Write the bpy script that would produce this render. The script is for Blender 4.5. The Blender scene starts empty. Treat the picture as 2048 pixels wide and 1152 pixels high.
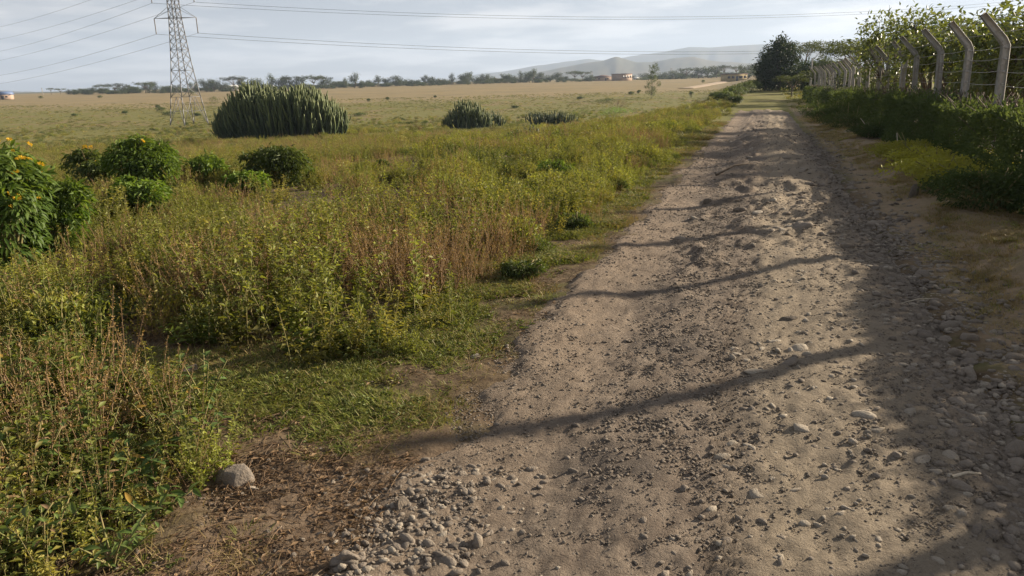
import bpy, math, random
import numpy as np
from mathutils import Vector, Matrix

random.seed(7)
RNG = np.random.default_rng(7)
scene = bpy.context.scene
COL = scene.collection
R = math.radians

# ------------------------------------------------------------------ camera
H, FPX, PITCH, ROLL = 1.75, 1518.0, R(15.36), R(1.46)
cam = bpy.data.cameras.new('camera')
cam.sensor_width = 36.0
cam.lens = 36.0 * FPX / 2048.0
cam.clip_start, cam.clip_end = 0.05, 40000
cam_o = bpy.data.objects.new('camera', cam)
COL.objects.link(cam_o)
_r, _u = Vector((1, 0, 0)), Vector((0, math.sin(PITCH), math.cos(PITCH)))
_c, _s = math.cos(ROLL), math.sin(ROLL)
_right, _up = _c * _r - _s * _u, _s * _r + _c * _u
_back = _right.cross(_up)
cam_o.matrix_world = Matrix(((_right.x, _up.x, _back.x, 0), (_right.y, _up.y, _back.y, 0), (_right.z, _up.z, _back.z, H), (0, 0, 0, 1)))
scene.camera = cam_o

# ------------------------------------------------------------------ sky, sun, exposure
SUN_AZ, SUN_EL = R(64.0), R(19.5)
world = bpy.data.worlds.new('World')
scene.world = world
world.use_nodes = True
nt = world.node_tree
nt.nodes.clear()
N = nt.nodes.new
out = N('ShaderNodeOutputWorld')
bg = N('ShaderNodeBackground')
bg.inputs['Strength'].default_value = 0.095
sky = N('ShaderNodeTexSky')
sky.sky_type = 'NISHITA'
sky.sun_disc = False
sky.sun_elevation, sky.sun_rotation = SUN_EL, SUN_AZ
sky.altitude = 1500
sky.air_density, sky.dust_density, sky.ozone_density = 1.0, 1.0, 1.0
tc = N('ShaderNodeTexCoord')
sep = N('ShaderNodeSeparateXYZ')
nt.links.new(tc.outputs['Generated'], sep.inputs[0])
hz = N('ShaderNodeMath'); hz.operation = 'ABSOLUTE'; nt.links.new(sep.outputs['Z'], hz.inputs[0])
hz2 = N('ShaderNodeMath'); hz2.operation = 'ADD'; hz2.inputs[1].default_value = 0.09; nt.links.new(hz.outputs[0], hz2.inputs[0])
dv = N('ShaderNodeVectorMath'); dv.operation = 'DIVIDE'
cb = N('ShaderNodeCombineXYZ')
for i in range(3): nt.links.new(hz2.outputs[0], cb.inputs[i])
nt.links.new(tc.outputs['Generated'], dv.inputs[0]); nt.links.new(cb.outputs[0], dv.inputs[1])
no = N('ShaderNodeTexNoise'); no.inputs['Scale'].default_value = 0.8; no.inputs['Detail'].default_value = 9; no.inputs['Roughness'].default_value = 0.58
nt.links.new(dv.outputs[0], no.inputs['Vector'])
rp = N('ShaderNodeValToRGB'); rp.color_ramp.elements[0].position = 0.46; rp.color_ramp.elements[1].position = 0.62
nt.links.new(no.outputs['Fac'], rp.inputs[0])
bw = N('ShaderNodeRGBToBW'); nt.links.new(sky.outputs[0], bw.inputs[0])
# veil: thin even high cloud, a paler and greyer copy of the sky's own light; clouds a little brighter
cg = N('ShaderNodeMix'); cg.data_type = 'RGBA'; cg.blend_type = 'MULTIPLY'; cg.inputs['Factor'].default_value = 1
nt.links.new(bw.outputs[0], cg.inputs['A']); cg.inputs['B'].default_value = (0.80, 0.85, 0.95, 1)
veil = N('ShaderNodeMix'); veil.data_type = 'RGBA'; veil.inputs['Factor'].default_value = 0.92
ev = N('ShaderNodeMix'); ev.data_type = 'RGBA'; ev.inputs['Factor'].default_value = 0.74      # thin cloud evens the light out
nt.links.new(cg.outputs['Result'], ev.inputs['A']); ev.inputs['B'].default_value = (1.00, 1.03, 1.17, 1)
nt.links.new(sky.outputs[0], veil.inputs['A']); nt.links.new(ev.outputs['Result'], veil.inputs['B'])
cl = N('ShaderNodeMix'); cl.data_type = 'RGBA'; cl.blend_type = 'MULTIPLY'; cl.inputs['Factor'].default_value = 1
nt.links.new(ev.outputs['Result'], cl.inputs['A']); cl.inputs['B'].default_value = (2.2, 2.05, 1.8, 1)
clm = N('ShaderNodeMath'); clm.operation = 'MULTIPLY'; clm.inputs[1].default_value = 0.85
nt.links.new(rp.outputs[0], clm.inputs[0])
mx = N('ShaderNodeMix'); mx.data_type = 'RGBA'
nt.links.new(clm.outputs[0], mx.inputs['Factor']); nt.links.new(veil.outputs['Result'], mx.inputs['A']); nt.links.new(cl.outputs['Result'], mx.inputs['B'])
nt.links.new(mx.outputs['Result'], bg.inputs['Color']); nt.links.new(bg.outputs[0], out.inputs['Surface'])

sun = bpy.data.lights.new('sun', 'SUN')
sun.energy, sun.angle, sun.color = 5.0, R(0.9), (1.0, 0.86, 0.67)
sun_o = bpy.data.objects.new('sun', sun)
COL.objects.link(sun_o)
SUNV = Vector((math.sin(SUN_AZ) * math.cos(SUN_EL), math.cos(SUN_AZ) * math.cos(SUN_EL), math.sin(SUN_EL)))
sun_o.rotation_euler = (-SUNV).to_track_quat('-Z', 'Y').to_euler()
sun_o.location = (30, 15, 12)

vs = scene.view_settings
vs.view_transform, vs.look, vs.exposure, vs.gamma = 'Standard', 'None', 1.36, 1.0
scene.cycles.max_bounces = 5
scene.cycles.diffuse_bounces = 3
scene.cycles.volume_bounces = 0
scene.cycles.transparent_max_bounces = 8
scene.cycles.use_denoising = True
HAZE = 2.2e-4

# ------------------------------------------------------------------ small numeric helpers
def smooth(a, b, x):
    t = np.clip((np.asarray(x, float) - a) / (b - a), 0, 1)
    return t * t * (3 - 2 * t)

def _hash(ix, iy, seed):
    n = (ix.astype(np.int64) * 374761393 + iy.astype(np.int64) * 668265263 + seed * 974634)
    n = (n ^ (n >> 13)) * 1274126177
    n = n ^ (n >> 16)
    return ((n & 0xffff) / 65535.0)

def vnoise(x, y, seed=0):
    x = np.asarray(x, float); y = np.asarray(y, float)
    ix, iy = np.floor(x), np.floor(y)
    fx, fy = x - ix, y - iy
    fx, fy = fx * fx * (3 - 2 * fx), fy * fy * (3 - 2 * fy)
    a, b = _hash(ix, iy, seed), _hash(ix + 1, iy, seed)
    c, d = _hash(ix, iy + 1, seed), _hash(ix + 1, iy + 1, seed)
    return (a + (b - a) * fx) * (1 - fy) + (c + (d - c) * fx) * fy

def fbm(x, y, seed=0, octs=4):
    s, a, t = 0, 1.0, 0
    for k in range(octs):
        s = s + a * vnoise(np.asarray(x) * 2 ** k, np.asarray(y) * 2 ** k, seed + k); t += a; a *= 0.5
    return s / t

def road_left(y): return -1.55 + 0.33 * np.asarray(y, float)
ROAD_W = 3.2
def fence_x(y): return 3.9 + 0.33 * np.asarray(y, float)

def ground(x, y):
    """height of the land (without the road's own relief)"""
    x = np.asarray(x, float); y = np.asarray(y, float)
    d = np.hypot(x, y)
    s = road_left(y) - x
    drop = np.interp(d, [0, 8, 20, 40, 60, 80, 100, 120, 140, 160, 200, 300, 500, 1000, 13000],
                     [0, 0, .2, .9, 1.7, 2.6, 3.4, 3.95, 4.05, 3.9, 3.1, 1.6, .3, 0, 0])
    z = -drop * smooth(0, 14, s)
    z = z - 0.35 * smooth(14, 45, y) * (1 - smooth(60, 200, d))
    near = 1 - smooth(60, 200, d)
    z = z + .13 * smooth(-ROAD_W - .2, -ROAD_W - .9, s) * (1 - smooth(30, 50, y)) * smooth(0, 3, y)
    z = z + (fbm(x * .35, y * .35, 3, 3) - .5) * .16 * near * smooth(0.2, 2.5, s)
    z = z + (fbm(x * .9, y * .9, 5, 3) - .5) * .10 * near * smooth(0.0, .8, np.maximum(s, -s - ROAD_W))
    z = z + (fbm(x * .012, y * .012, 8, 3) - .5) * 1.2 * smooth(150, 500, d) * (1 - smooth(900, 3000, d))
    return z

def road_rel(u, y):
    """relief of the road; u runs across from its left edge"""
    z = 0.02 - 0.03 * np.exp(-((u - .62) / .3) ** 2) + 0.035 * np.exp(-((u - 2.0) / .5) ** 2) - 0.05 * np.exp(-((u - 2.95) / .3) ** 2)
    z = z + .16 * np.exp(-((u - 1.6) / .55) ** 2 - ((y - 20.0) / 2.2) ** 2) + .10 * np.exp(-((u - 1.3) / .5) ** 2 - ((y - 14.3) / 1.2) ** 2)
    z = z - .07 * np.exp(-((u - 1.0) / .7) ** 2 - ((y - 16.8) / 1.1) ** 2) - .06 * np.exp(-((u - 2.0) / .8) ** 2 - ((y - 12.0) / 1.2) ** 2)
    z = z + (fbm(u * 1.6, y * 1.1, 11, 3) - .5) * .055
    z = z + (fbm(u * 7, y * 6, 12, 3) - .5) * .030
    z = z + .065 * np.clip((fbm(u * 2.8, y * 1.7, 17, 3) - .5) / .2, 0, 1) * smooth(4.5, 9, y) * smooth(.6, 1.0, u) * smooth(3.0, 2.6, u)
    z = z - .30 * smooth(44.5, 48, y + (u - 1.6) * 1.2)
    e = u + (fbm(u * 3, y * 2.2, 14, 3) - .25) * .45
    z = z - .13 * (1 - smooth(-.25, .30, e)) - .15 * smooth(ROAD_W - .05, ROAD_W + .5, e)
    return z

def land(x, y):
    """what one stands on, road included"""
    x = np.asarray(x, float); y = np.asarray(y, float)
    u = x - road_left(y)
    g = ground(x, y)
    rz = g + road_rel(u, y)
    bed = g - .16 * smooth(.18, .55, u) * smooth(.2, .6, ROAD_W - u) * (y < 45) * (y > 0)
    ok = (u > -.5) & (u < ROAD_W + .6) & (y > 0.3) & (y < 49)
    return np.where(ok, np.maximum(rz, bed), g)

def ray(px, py):
    """direction of a sight line of the camera set up above (photograph pixels)"""
    a, b = px - 1024, -(py - 576)
    a, b = a * _c + b * _s, -a * _s + b * _c
    d = np.array([a, FPX * math.cos(PITCH) + b * math.sin(PITCH), b * math.cos(PITCH) - FPX * math.sin(PITCH)])
    return d / d[1]

def spot(px, py, far=900.0):
    """place on the land that is seen there"""
    d = ray(px, py)
    Y = np.geomspace(1.5, far, 5000)
    below = (H + d[2] * Y) <= land(d[0] * Y, Y)
    k = int(np.argmax(below)) if below.any() else len(Y) - 1
    y = Y[k]; x = d[0] * y
    return Vector((x, y, float(land(x, y))))

def stand(px, Y):
    """place on the land at depth Y, in the direction of that column"""
    x = 0
    for py in (150, 190):
        d = ray(px, py); x = d[0] * Y
    return Vector((x, Y, float(land(x, Y))))

def lift(p, py):
    """height above p's foot at which column/row py is met at p's distance"""
    lo, hi = -20.0, min(400.0, p.y * .7 + 2)
    for _ in range(50):
        m = (lo + hi) / 2
        zz = m - H
        yc = p.y * math.cos(PITCH) - zz * math.sin(PITCH)
        v = (p.y * math.sin(PITCH) + zz * math.cos(PITCH)) / yc * FPX
        u = p.x / yc * FPX
        row = 576 - (u * _s + v * _c)
        if row > py: lo = m
        else: hi = m
    return lo - p.z

# ------------------------------------------------------------------ mesh helpers
class MB:
    """collects vertices, faces, materials and a per-vertex tint"""
    def __init__(s): s.v, s.f3, s.f4, s.t, s.n = [], [], [], [], 0
    def add(s, v, f3=None, f4=None, tint=0.5):
        v = np.asarray(v, float).reshape(-1, 3)
        if f3 is not None and len(f3): s.f3.append(np.asarray(f3, int).reshape(-1, 3) + s.n)
        if f4 is not None and len(f4): s.f4.append(np.asarray(f4, int).reshape(-1, 4) + s.n)
        s.v.append(v); s.t.append(np.broadcast_to(np.asarray(tint, float), (len(v),)).copy()); s.n += len(v)
        return s
    def mesh(s, name, mat, smooth_shade=False):
        v = np.concatenate(s.v); t = np.concatenate(s.t)
        f3 = np.concatenate(s.f3) if s.f3 else np.zeros((0, 3), int)
        f4 = np.concatenate(s.f4) if s.f4 else np.zeros((0, 4), int)
        me = bpy.data.meshes.new(name)
        me.vertices.add(len(v)); me.vertices.foreach_set('co', v.astype(np.float32).ravel())
        nl = f3.size + f4.size
        me.loops.add(nl); me.loops.foreach_set('vertex_index', np.concatenate([f3.ravel(), f4.ravel()]).astype(np.int32))
        npoly = len(f3) + len(f4)
        me.polygons.add(npoly)
        ls = np.concatenate([np.arange(len(f3)) * 3, f3.size + np.arange(len(f4)) * 4]).astype(np.int32)
        me.polygons.foreach_set('loop_start', ls)
        if smooth_shade: me.polygons.foreach_set('use_smooth', np.ones(npoly, bool))
        a = me.attributes.new('tint', 'FLOAT', 'POINT'); a.data.foreach_set('value', t.astype(np.float32))
        me.update(calc_edges=True)
        if mat: me.materials.append(mat)
        return me

def tube(mb, pts, rad, n=6, tint=.5, cap=True):
    pts = np.asarray(pts, float); m = len(pts)
    rad = np.broadcast_to(np.asarray(rad, float), (m,))
    d = np.gradient(pts, axis=0); d /= np.linalg.norm(d, axis=1)[:, None] + 1e-9
    ref = np.array([0, 0, 1.0]) if abs(d[0][2]) < .9 else np.array([1.0, 0, 0])
    a = np.cross(d, ref); a /= np.linalg.norm(a, axis=1)[:, None] + 1e-9
    b = np.cross(d, a)
    ang = np.arange(n) * 2 * math.pi / n
    v = pts[:, None, :] + rad[:, None, None] * (np.cos(ang)[None, :, None] * a[:, None, :] + np.sin(ang)[None, :, None] * b[:, None, :])
    i = np.arange(m - 1)[:, None] * n; j = np.arange(n)[None, :]; k = (j + 1) % n
    f4 = np.stack([i + j, i + k, i + n + k, i + n + j], -1).reshape(-1, 4)
    v = v.reshape(-1, 3); f3 = None
    if cap:
        v = np.vstack([v, pts[-1]]); e = len(v) - 1
        f3 = [[(m - 1) * n + q, (m - 1) * n + (q + 1) % n, e] for q in range(n)]
    mb.add(v, f3, f4, tint)

def unit(a): return a / (np.linalg.norm(a, axis=-1, keepdims=True) + 1e-9)

def leaves(mb, base, d, nrm, L, W, tint, bend=0.25, rich=False):
    """many leaves: base points, pointing directions, upper-side normals, lengths and widths"""
    base = np.asarray(base, float); n = len(base)
    d = unit(np.asarray(d, float)); side = unit(np.cross(d, nrm)); nr = np.cross(side, d)
    L = np.broadcast_to(L, (n,))[:, None]; W = np.broadcast_to(W, (n,))[:, None]
    tint = np.broadcast_to(tint, (n,))
    if not rich:
        v = np.stack([base, base + d * L * .45 + side * W * .5 + nr * W * .22, base + d * L - nr * L * bend, base + d * L * .45 - side * W * .5 + nr * W * .22], 1)
        o = np.arange(n)[:, None] * 4
        f3 = np.concatenate([o + [0, 1, 2], o + [0, 2, 3]])
        mb.add(v.reshape(-1, 3), f3, None, np.repeat(tint, 4))
    else:
        rows = [base]
        for t, w in ((.28, .42), (.6, .48)):
            c = base + d * L * t - nr * L * bend * t * t
            rows += [c + side * W * w + nr * W * .16, c, c - side * W * w + nr * W * .16]
        rows.append(base + d * L - nr * L * bend)
        v = np.stack(rows, 1)
        o = np.arange(n)[:, None] * 8
        f3 = np.concatenate([o + [0, 1, 2], o + [0, 2, 3], o + [4, 7, 5], o + [5, 7, 6]])
        f4 = np.concatenate([o + [1, 4, 5, 2], o + [2, 5, 6, 3]])
        mb.add(v.reshape(-1, 3), f3, f4, np.repeat(tint, 8))

def box(mb, c, size, rot=None, tint=.5):
    c = np.asarray(c, float); h = np.asarray(size, float) / 2
    v = np.array([[x, y, z] for x in (-1, 1) for y in (-1, 1) for z in (-1, 1)]) * h
    if rot is not None: v = v @ np.asarray(rot).T
    mb.add(v + c, None, [[0, 1, 3, 2], [4, 6, 7, 5], [0, 4, 5, 1], [2, 3, 7, 6], [0, 2, 6, 4], [1, 5, 7, 3]], tint)

def bar(mb, a, b, w, tint=.5):
    """square bar from a to b"""
    a = np.asarray(a, float); b = np.asarray(b, float)
    d = unit(b - a); ref = np.array([0, 0, 1.0]) if abs(d[2]) < .9 else np.array([1.0, 0, 0])
    s = unit(np.cross(d, ref)); t = np.cross(s, d)
    v = [p + w / 2 * (i * s + j * t) for p in (a, b) for i, j in ((-1, -1), (1, -1), (1, 1), (-1, 1))]
    mb.add(v, None, [[0, 3, 2, 1], [4, 5, 6, 7], [0, 1, 5, 4], [1, 2, 6, 5], [2, 3, 7, 6], [3, 0, 4, 7]], tint)

def obj(name, me, parent=None, loc=None):
    o = bpy.data.objects.new(name, me); COL.objects.link(o)
    if parent is not None: o.parent = parent
    if loc is not None: o.location = loc
    return o

def thing(name, label, cat, loc=(0, 0, 0), rz=0, group=None):
    o = obj(name, None); o.location = loc; o.rotation_euler = (0, 0, rz); o.empty_display_size = .1
    return tag(o, label, cat, group)

def tag(o, label, cat, group=None):
    o['label'] = label; o['category'] = cat
    if group: o['group'] = group
    return o

def copy_thing(src, loc, rz=0, sc=1.0, label=None, group=None, cat=None):
    c = src.copy(); COL.objects.link(c)
    c.location = loc; c.rotation_euler = (0, 0, rz); c.scale = (sc, sc, sc) if np.isscalar(sc) else sc
    if label: c['label'] = label
    if cat: c['category'] = cat
    if group: c['group'] = group
    for ch in src.children:
        k = ch.copy(); COL.objects.link(k); k.parent = c
    return c

# ------------------------------------------------------------------ materials
def mat_base(name):
    m = bpy.data.materials.new(name); m.use_nodes = True
    t = m.node_tree; t.nodes.clear()
    o = t.nodes.new('ShaderNodeOutputMaterial')
    return m, t, o

def nmix(t, fac, a, b, blend='MIX'):
    n = t.nodes.new('ShaderNodeMix'); n.data_type = 'RGBA'; n.blend_type = blend
    for key, val in (('Factor', fac), ('A', a), ('B', b)):
        if hasattr(val, 'is_linked') or isinstance(val, bpy.types.NodeSocket): t.links.new(val, n.inputs[key])
        elif key == 'Factor': n.inputs[key].default_value = val
        else: n.inputs[key].default_value = (*val, 1)
    return n.outputs['Result']

def nnoise(t, scale, detail=4, rough=.55, vec=None, seed=0.0):
    n = t.nodes.new('ShaderNodeTexNoise'); n.inputs['Scale'].default_value = scale; n.inputs['Detail'].default_value = detail; n.inputs['Roughness'].default_value = rough
    if vec is None:
        g = t.nodes.new('ShaderNodeNewGeometry'); vec = g.outputs['Position']
    if seed:
        a = t.nodes.new('ShaderNodeVectorMath'); a.operation = 'ADD'; a.inputs[1].default_value = (seed, seed * 1.7, seed * .3); t.links.new(vec, a.inputs[0]); vec = a.outputs[0]
    t.links.new(vec, n.inputs['Vector'])
    return n.outputs['Fac']

def nramp(t, fac, p0, p1):
    n = t.nodes.new('ShaderNodeMapRange'); n.interpolation_type = 'SMOOTHSTEP'
    n.inputs['From Min'].default_value = p0; n.inputs['From Max'].default_value = p1
    t.links.new(fac, n.inputs['Value'])
    return n.outputs['Result']

def nmath(t, op, a, b):
    n = t.nodes.new('ShaderNodeMath'); n.operation = op
    for i, v in enumerate((a, b)):
        if isinstance(v, bpy.types.NodeSocket): t.links.new(v, n.inputs[i])
        else: n.inputs[i].default_value = v
    return n.outputs[0]

def nbump(t, h, strength, dist, prev=None):
    n = t.nodes.new('ShaderNodeBump'); n.inputs['Strength'].default_value = strength; n.inputs['Distance'].default_value = dist
    t.links.new(h, n.inputs['Height'])
    if prev is not None: t.links.new(prev, n.inputs['Normal'])
    return n.outputs[0]

def principled(t, o, color, rough=.8, spec=.25, normal=None, metallic=0):
    b = t.nodes.new('ShaderNodeBsdfPrincipled')
    if isinstance(color, bpy.types.NodeSocket): t.links.new(color, b.inputs['Base Color'])
    else: b.inputs['Base Color'].default_value = (*color, 1)
    b.inputs['Roughness'].default_value = rough; b.inputs['Specular IOR Level'].default_value = spec; b.inputs['Metallic'].default_value = metallic
    if normal is not None: t.links.new(normal, b.inputs['Normal'])
    t.links.new(b.outputs[0], o.inputs['Surface'])
    return b

def attr(t, name):
    n = t.nodes.new('ShaderNodeAttribute'); n.attribute_name = name
    return n.outputs['Fac']

def leaf_mat(name, a, b, trans=.38, rnd=.3, third=None, rough=.55, spec=.3):
    """a leaf: two tints per leaf, drifting from plant to plant; light passes through it"""
    m, t, o = mat_base(name)
    c = nmix(t, attr(t, 'tint'), a, b)
    oi = t.nodes.new('ShaderNodeObjectInfo')
    if third is not None:
        c = nmix(t, nramp(t, oi.outputs['Random'], .55, 1.0), c, third)
    hs = t.nodes.new('ShaderNodeHueSaturation')
    mr = t.nodes.new('ShaderNodeMapRange'); mr.inputs['To Min'].default_value = 1 - rnd; mr.inputs['To Max'].default_value = 1 + rnd
    fr = nmath(t, 'FRACT', nmath(t, 'MULTIPLY', oi.outputs['Random'], 7.31), 0.0)
    t.links.new(fr, mr.inputs['Value']); t.links.new(mr.outputs[0], hs.inputs['Value']); t.links.new(c, hs.inputs['Color'])
    c = hs.outputs[0]
    b1 = t.nodes.new('ShaderNodeBsdfPrincipled'); t.links.new(c, b1.inputs['Base Color'])
    b1.inputs['Roughness'].default_value = rough; b1.inputs['Specular IOR Level'].default_value = spec
    tr = t.nodes.new('ShaderNodeBsdfTranslucent')
    c2 = nmix(t, 1.0, c, (1.25, 1.2, .62), 'MULTIPLY'); t.links.new(c2, tr.inputs['Color'])
    mix = t.nodes.new('ShaderNodeMixShader'); mix.inputs[0].default_value = trans
    t.links.new(b1.outputs[0], mix.inputs[1]); t.links.new(tr.outputs[0], mix.inputs[2]); t.links.new(mix.outputs[0], o.inputs['Surface'])
    return m

def plain(name, a, b=None, scale=8, rough=.85, spec=.2, bump=0, metallic=0, local=False):
    m, t, o = mat_base(name)
    vec = None
    if local:
        vec = t.nodes.new('ShaderNodeTexCoord').outputs['Object']
    f = nnoise(t, scale, 6, .6, vec)
    c = nmix(t, nramp(t, f, .3, .7), a, b or tuple(.75 * x for x in a))
    principled(t, o, c, rough, spec, nbump(t, f, .6, bump) if bump else None, metallic)
    return m

def ground_mat():
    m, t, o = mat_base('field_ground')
    g = t.nodes.new('ShaderNodeNewGeometry'); sp = t.nodes.new('ShaderNodeSeparateXYZ'); t.links.new(g.outputs['Position'], sp.inputs[0])
    fine = nnoise(t, 9, 6, .65); mid = nnoise(t, 1.3, 5, .6); big = nnoise(t, .12, 5, .6); huge = nnoise(t, .018, 4, .6)
    c = nmix(t, nramp(t, fine, .35, .65), (.075, .052, .032), (.15, .110, .065))          # soil and litter
    c = nmix(t, nmath(t, 'MULTIPLY', nramp(t, mid, .48, .62), .7), c, (.085, .085, .030))    # low green cover
    # open pasture from some 25 m on
    past = nmix(t, nramp(t, nnoise(t, .9, 6, .7), .36, .62), (.132, .132, .032), (.175, .158, .055))
    past = nmix(t, nmath(t, 'MULTIPLY', nramp(t, big, .52, .66), .75), past, (.21, .15, .08))
    past = nmix(t, nmath(t, 'MULTIPLY', nramp(t, nnoise(t, .35, 6, .7, None, 31.), .60, .70), .75), past, (.07, .075, .028))
    c = nmix(t, nramp(t, sp.outputs['Y'], 14, 34), c, past)
    # dry pinkish-brown grass beyond
    dry = nmix(t, nramp(t, nnoise(t, .05, 7, .7, None, 77.), .35, .65), (.265, .203, .105), (.215, .172, .09))
    dry = nmix(t, nmath(t, 'MULTIPLY', nramp(t, nnoise(t, .12, 7, .8, None, 13.), .50, .66), .75), dry, (.17, .135, .075))
    w = nmath(t, 'ADD', sp.outputs['Y'], nmath(t, 'MULTIPLY', nmath(t, 'SUBTRACT', huge, .5), 120.0))
    w = nmath(t, 'ADD', w, nmath(t, 'MULTIPLY', nmath(t, 'SUBTRACT', big, .5), 70.0))
    c = nmix(t, nramp(t, w, 180, 228), c, dry)
    # bush country far out
    c = nmix(t, nramp(t, sp.outputs['Y'], 650, 1100), c, (.085, .085, .04))
    # dry trodden strip between road and hedge
    xs = nmath(t, 'SUBTRACT', sp.outputs['X'], nmath(t, 'MULTIPLY', sp.outputs['Y'], .33))
    rv = nmath(t, 'MULTIPLY', nramp(t, xs, 1.4, 1.7), nmath(t, 'SUBTRACT', 1.0, nramp(t, sp.outputs['Y'], 45, 60)))
    strip = nmix(t, nramp(t, nnoise(t, 2.2, 6, .65, None, 5.), .4, .62), (.27, .20, .13), (.225, .175, .105))
    strip = nmix(t, nmath(t, 'MULTIPLY', nramp(t, fine, .5, .7), .5), strip, (.13, .10, .065))
    c = nmix(t, rv, c, strip)
    # bare dirt by the near left road side
    ls = nmath(t, 'MULTIPLY', nramp(t, xs, -2.75, -2.05), nmath(t, 'SUBTRACT', 1.0, nramp(t, xs, 1.2, 1.5)))
    ls = nmath(t, 'MULTIPLY', ls, nmath(t, 'SUBTRACT', 1.0, nramp(t, sp.outputs['Y'], 3.1, 4.2)))
    bare = nmix(t, nramp(t, fine, .35, .65), (.105, .074, .050), (.19, .138, .092))
    c = nmix(t, ls, c, bare)
    b = nbump(t, fine, .7, .03); b = nbump(t, nnoise(t, 45, 4, .7), .6, .008, b)
    principled(t, o, c, .95, .1, b)
    return m

def road_mat():
    m, t, o = mat_base('road_dirt')
    u = attr(t, 'tint')                                                            # metres across, from the left edge
    big, mid, fine = nnoise(t, .9, 5, .6), nnoise(t, 5, 6, .65), nnoise(t, 38, 5, .7)
    c = nmix(t, nramp(t, mid, .35, .65), (.168, .133, .104), (.248, .200, .155))
    c = nmix(t, nmath(t, 'MULTIPLY', nramp(t, big, .46, .60), .8), c, (.125, .105, .088))
    c = nmix(t, nmath(t, 'MULTIPLY', nramp(t, u, .9, .2), .5), c, (.255, .195, .14))        # swept dust of the left track
    hump = nmath(t, 'MULTIPLY', nramp(t, u, 1.35, 1.75), nramp(t, u, 2.9, 2.4))
    c = nmix(t, nmath(t, 'MULTIPLY', hump, .75), c, (.285, .235, .172))
    c = nmix(t, nmath(t, 'MULTIPLY', nramp(t, u, 2.6, 2.95), .7), c, (.20, .175, .14))
    c = nmix(t, nmath(t, 'MULTIPLY', nramp(t, fine, .52, .72), .45), c, (.15, .115, .085))
    c = nmix(t, nmath(t, 'MULTIPLY', nramp(t, nnoise(t, 60, 3, .6, None, 9.), .6, .72), .5), c, (.36, .31, .25))
    b = nbump(t, mid, .7, .04); b = nbump(t, fine, 1.0, .018, b); b = nbump(t, nnoise(t, 120, 4, .75), .9, .007, b)
    principled(t, o, c, .95, .1, b)
    return m

def stone_mat(name, a, b, dust=(.34, .275, .20)):
    m, t, o = mat_base(name)
    tcn = t.nodes.new('ShaderNodeTexCoord')
    oi = t.nodes.new('ShaderNodeObjectInfo')
    f = nnoise(t, 3.0, 6, .65, tcn.outputs['Object'])
    c = nmix(t, oi.outputs['Random'], a, b)
    c = nmix(t, nmath(t, 'MULTIPLY', nramp(t, f, .42, .66), .6), c, dust)
    c = nmix(t, nmath(t, 'MULTIPLY', nramp(t, nnoise(t, 14, 4, .6, tcn.outputs['Object']), .55, .7), .4), c, (.12, .105, .09))
    principled(t, o, c, .9, .15, nbump(t, f, .5, .05))
    return m

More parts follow.
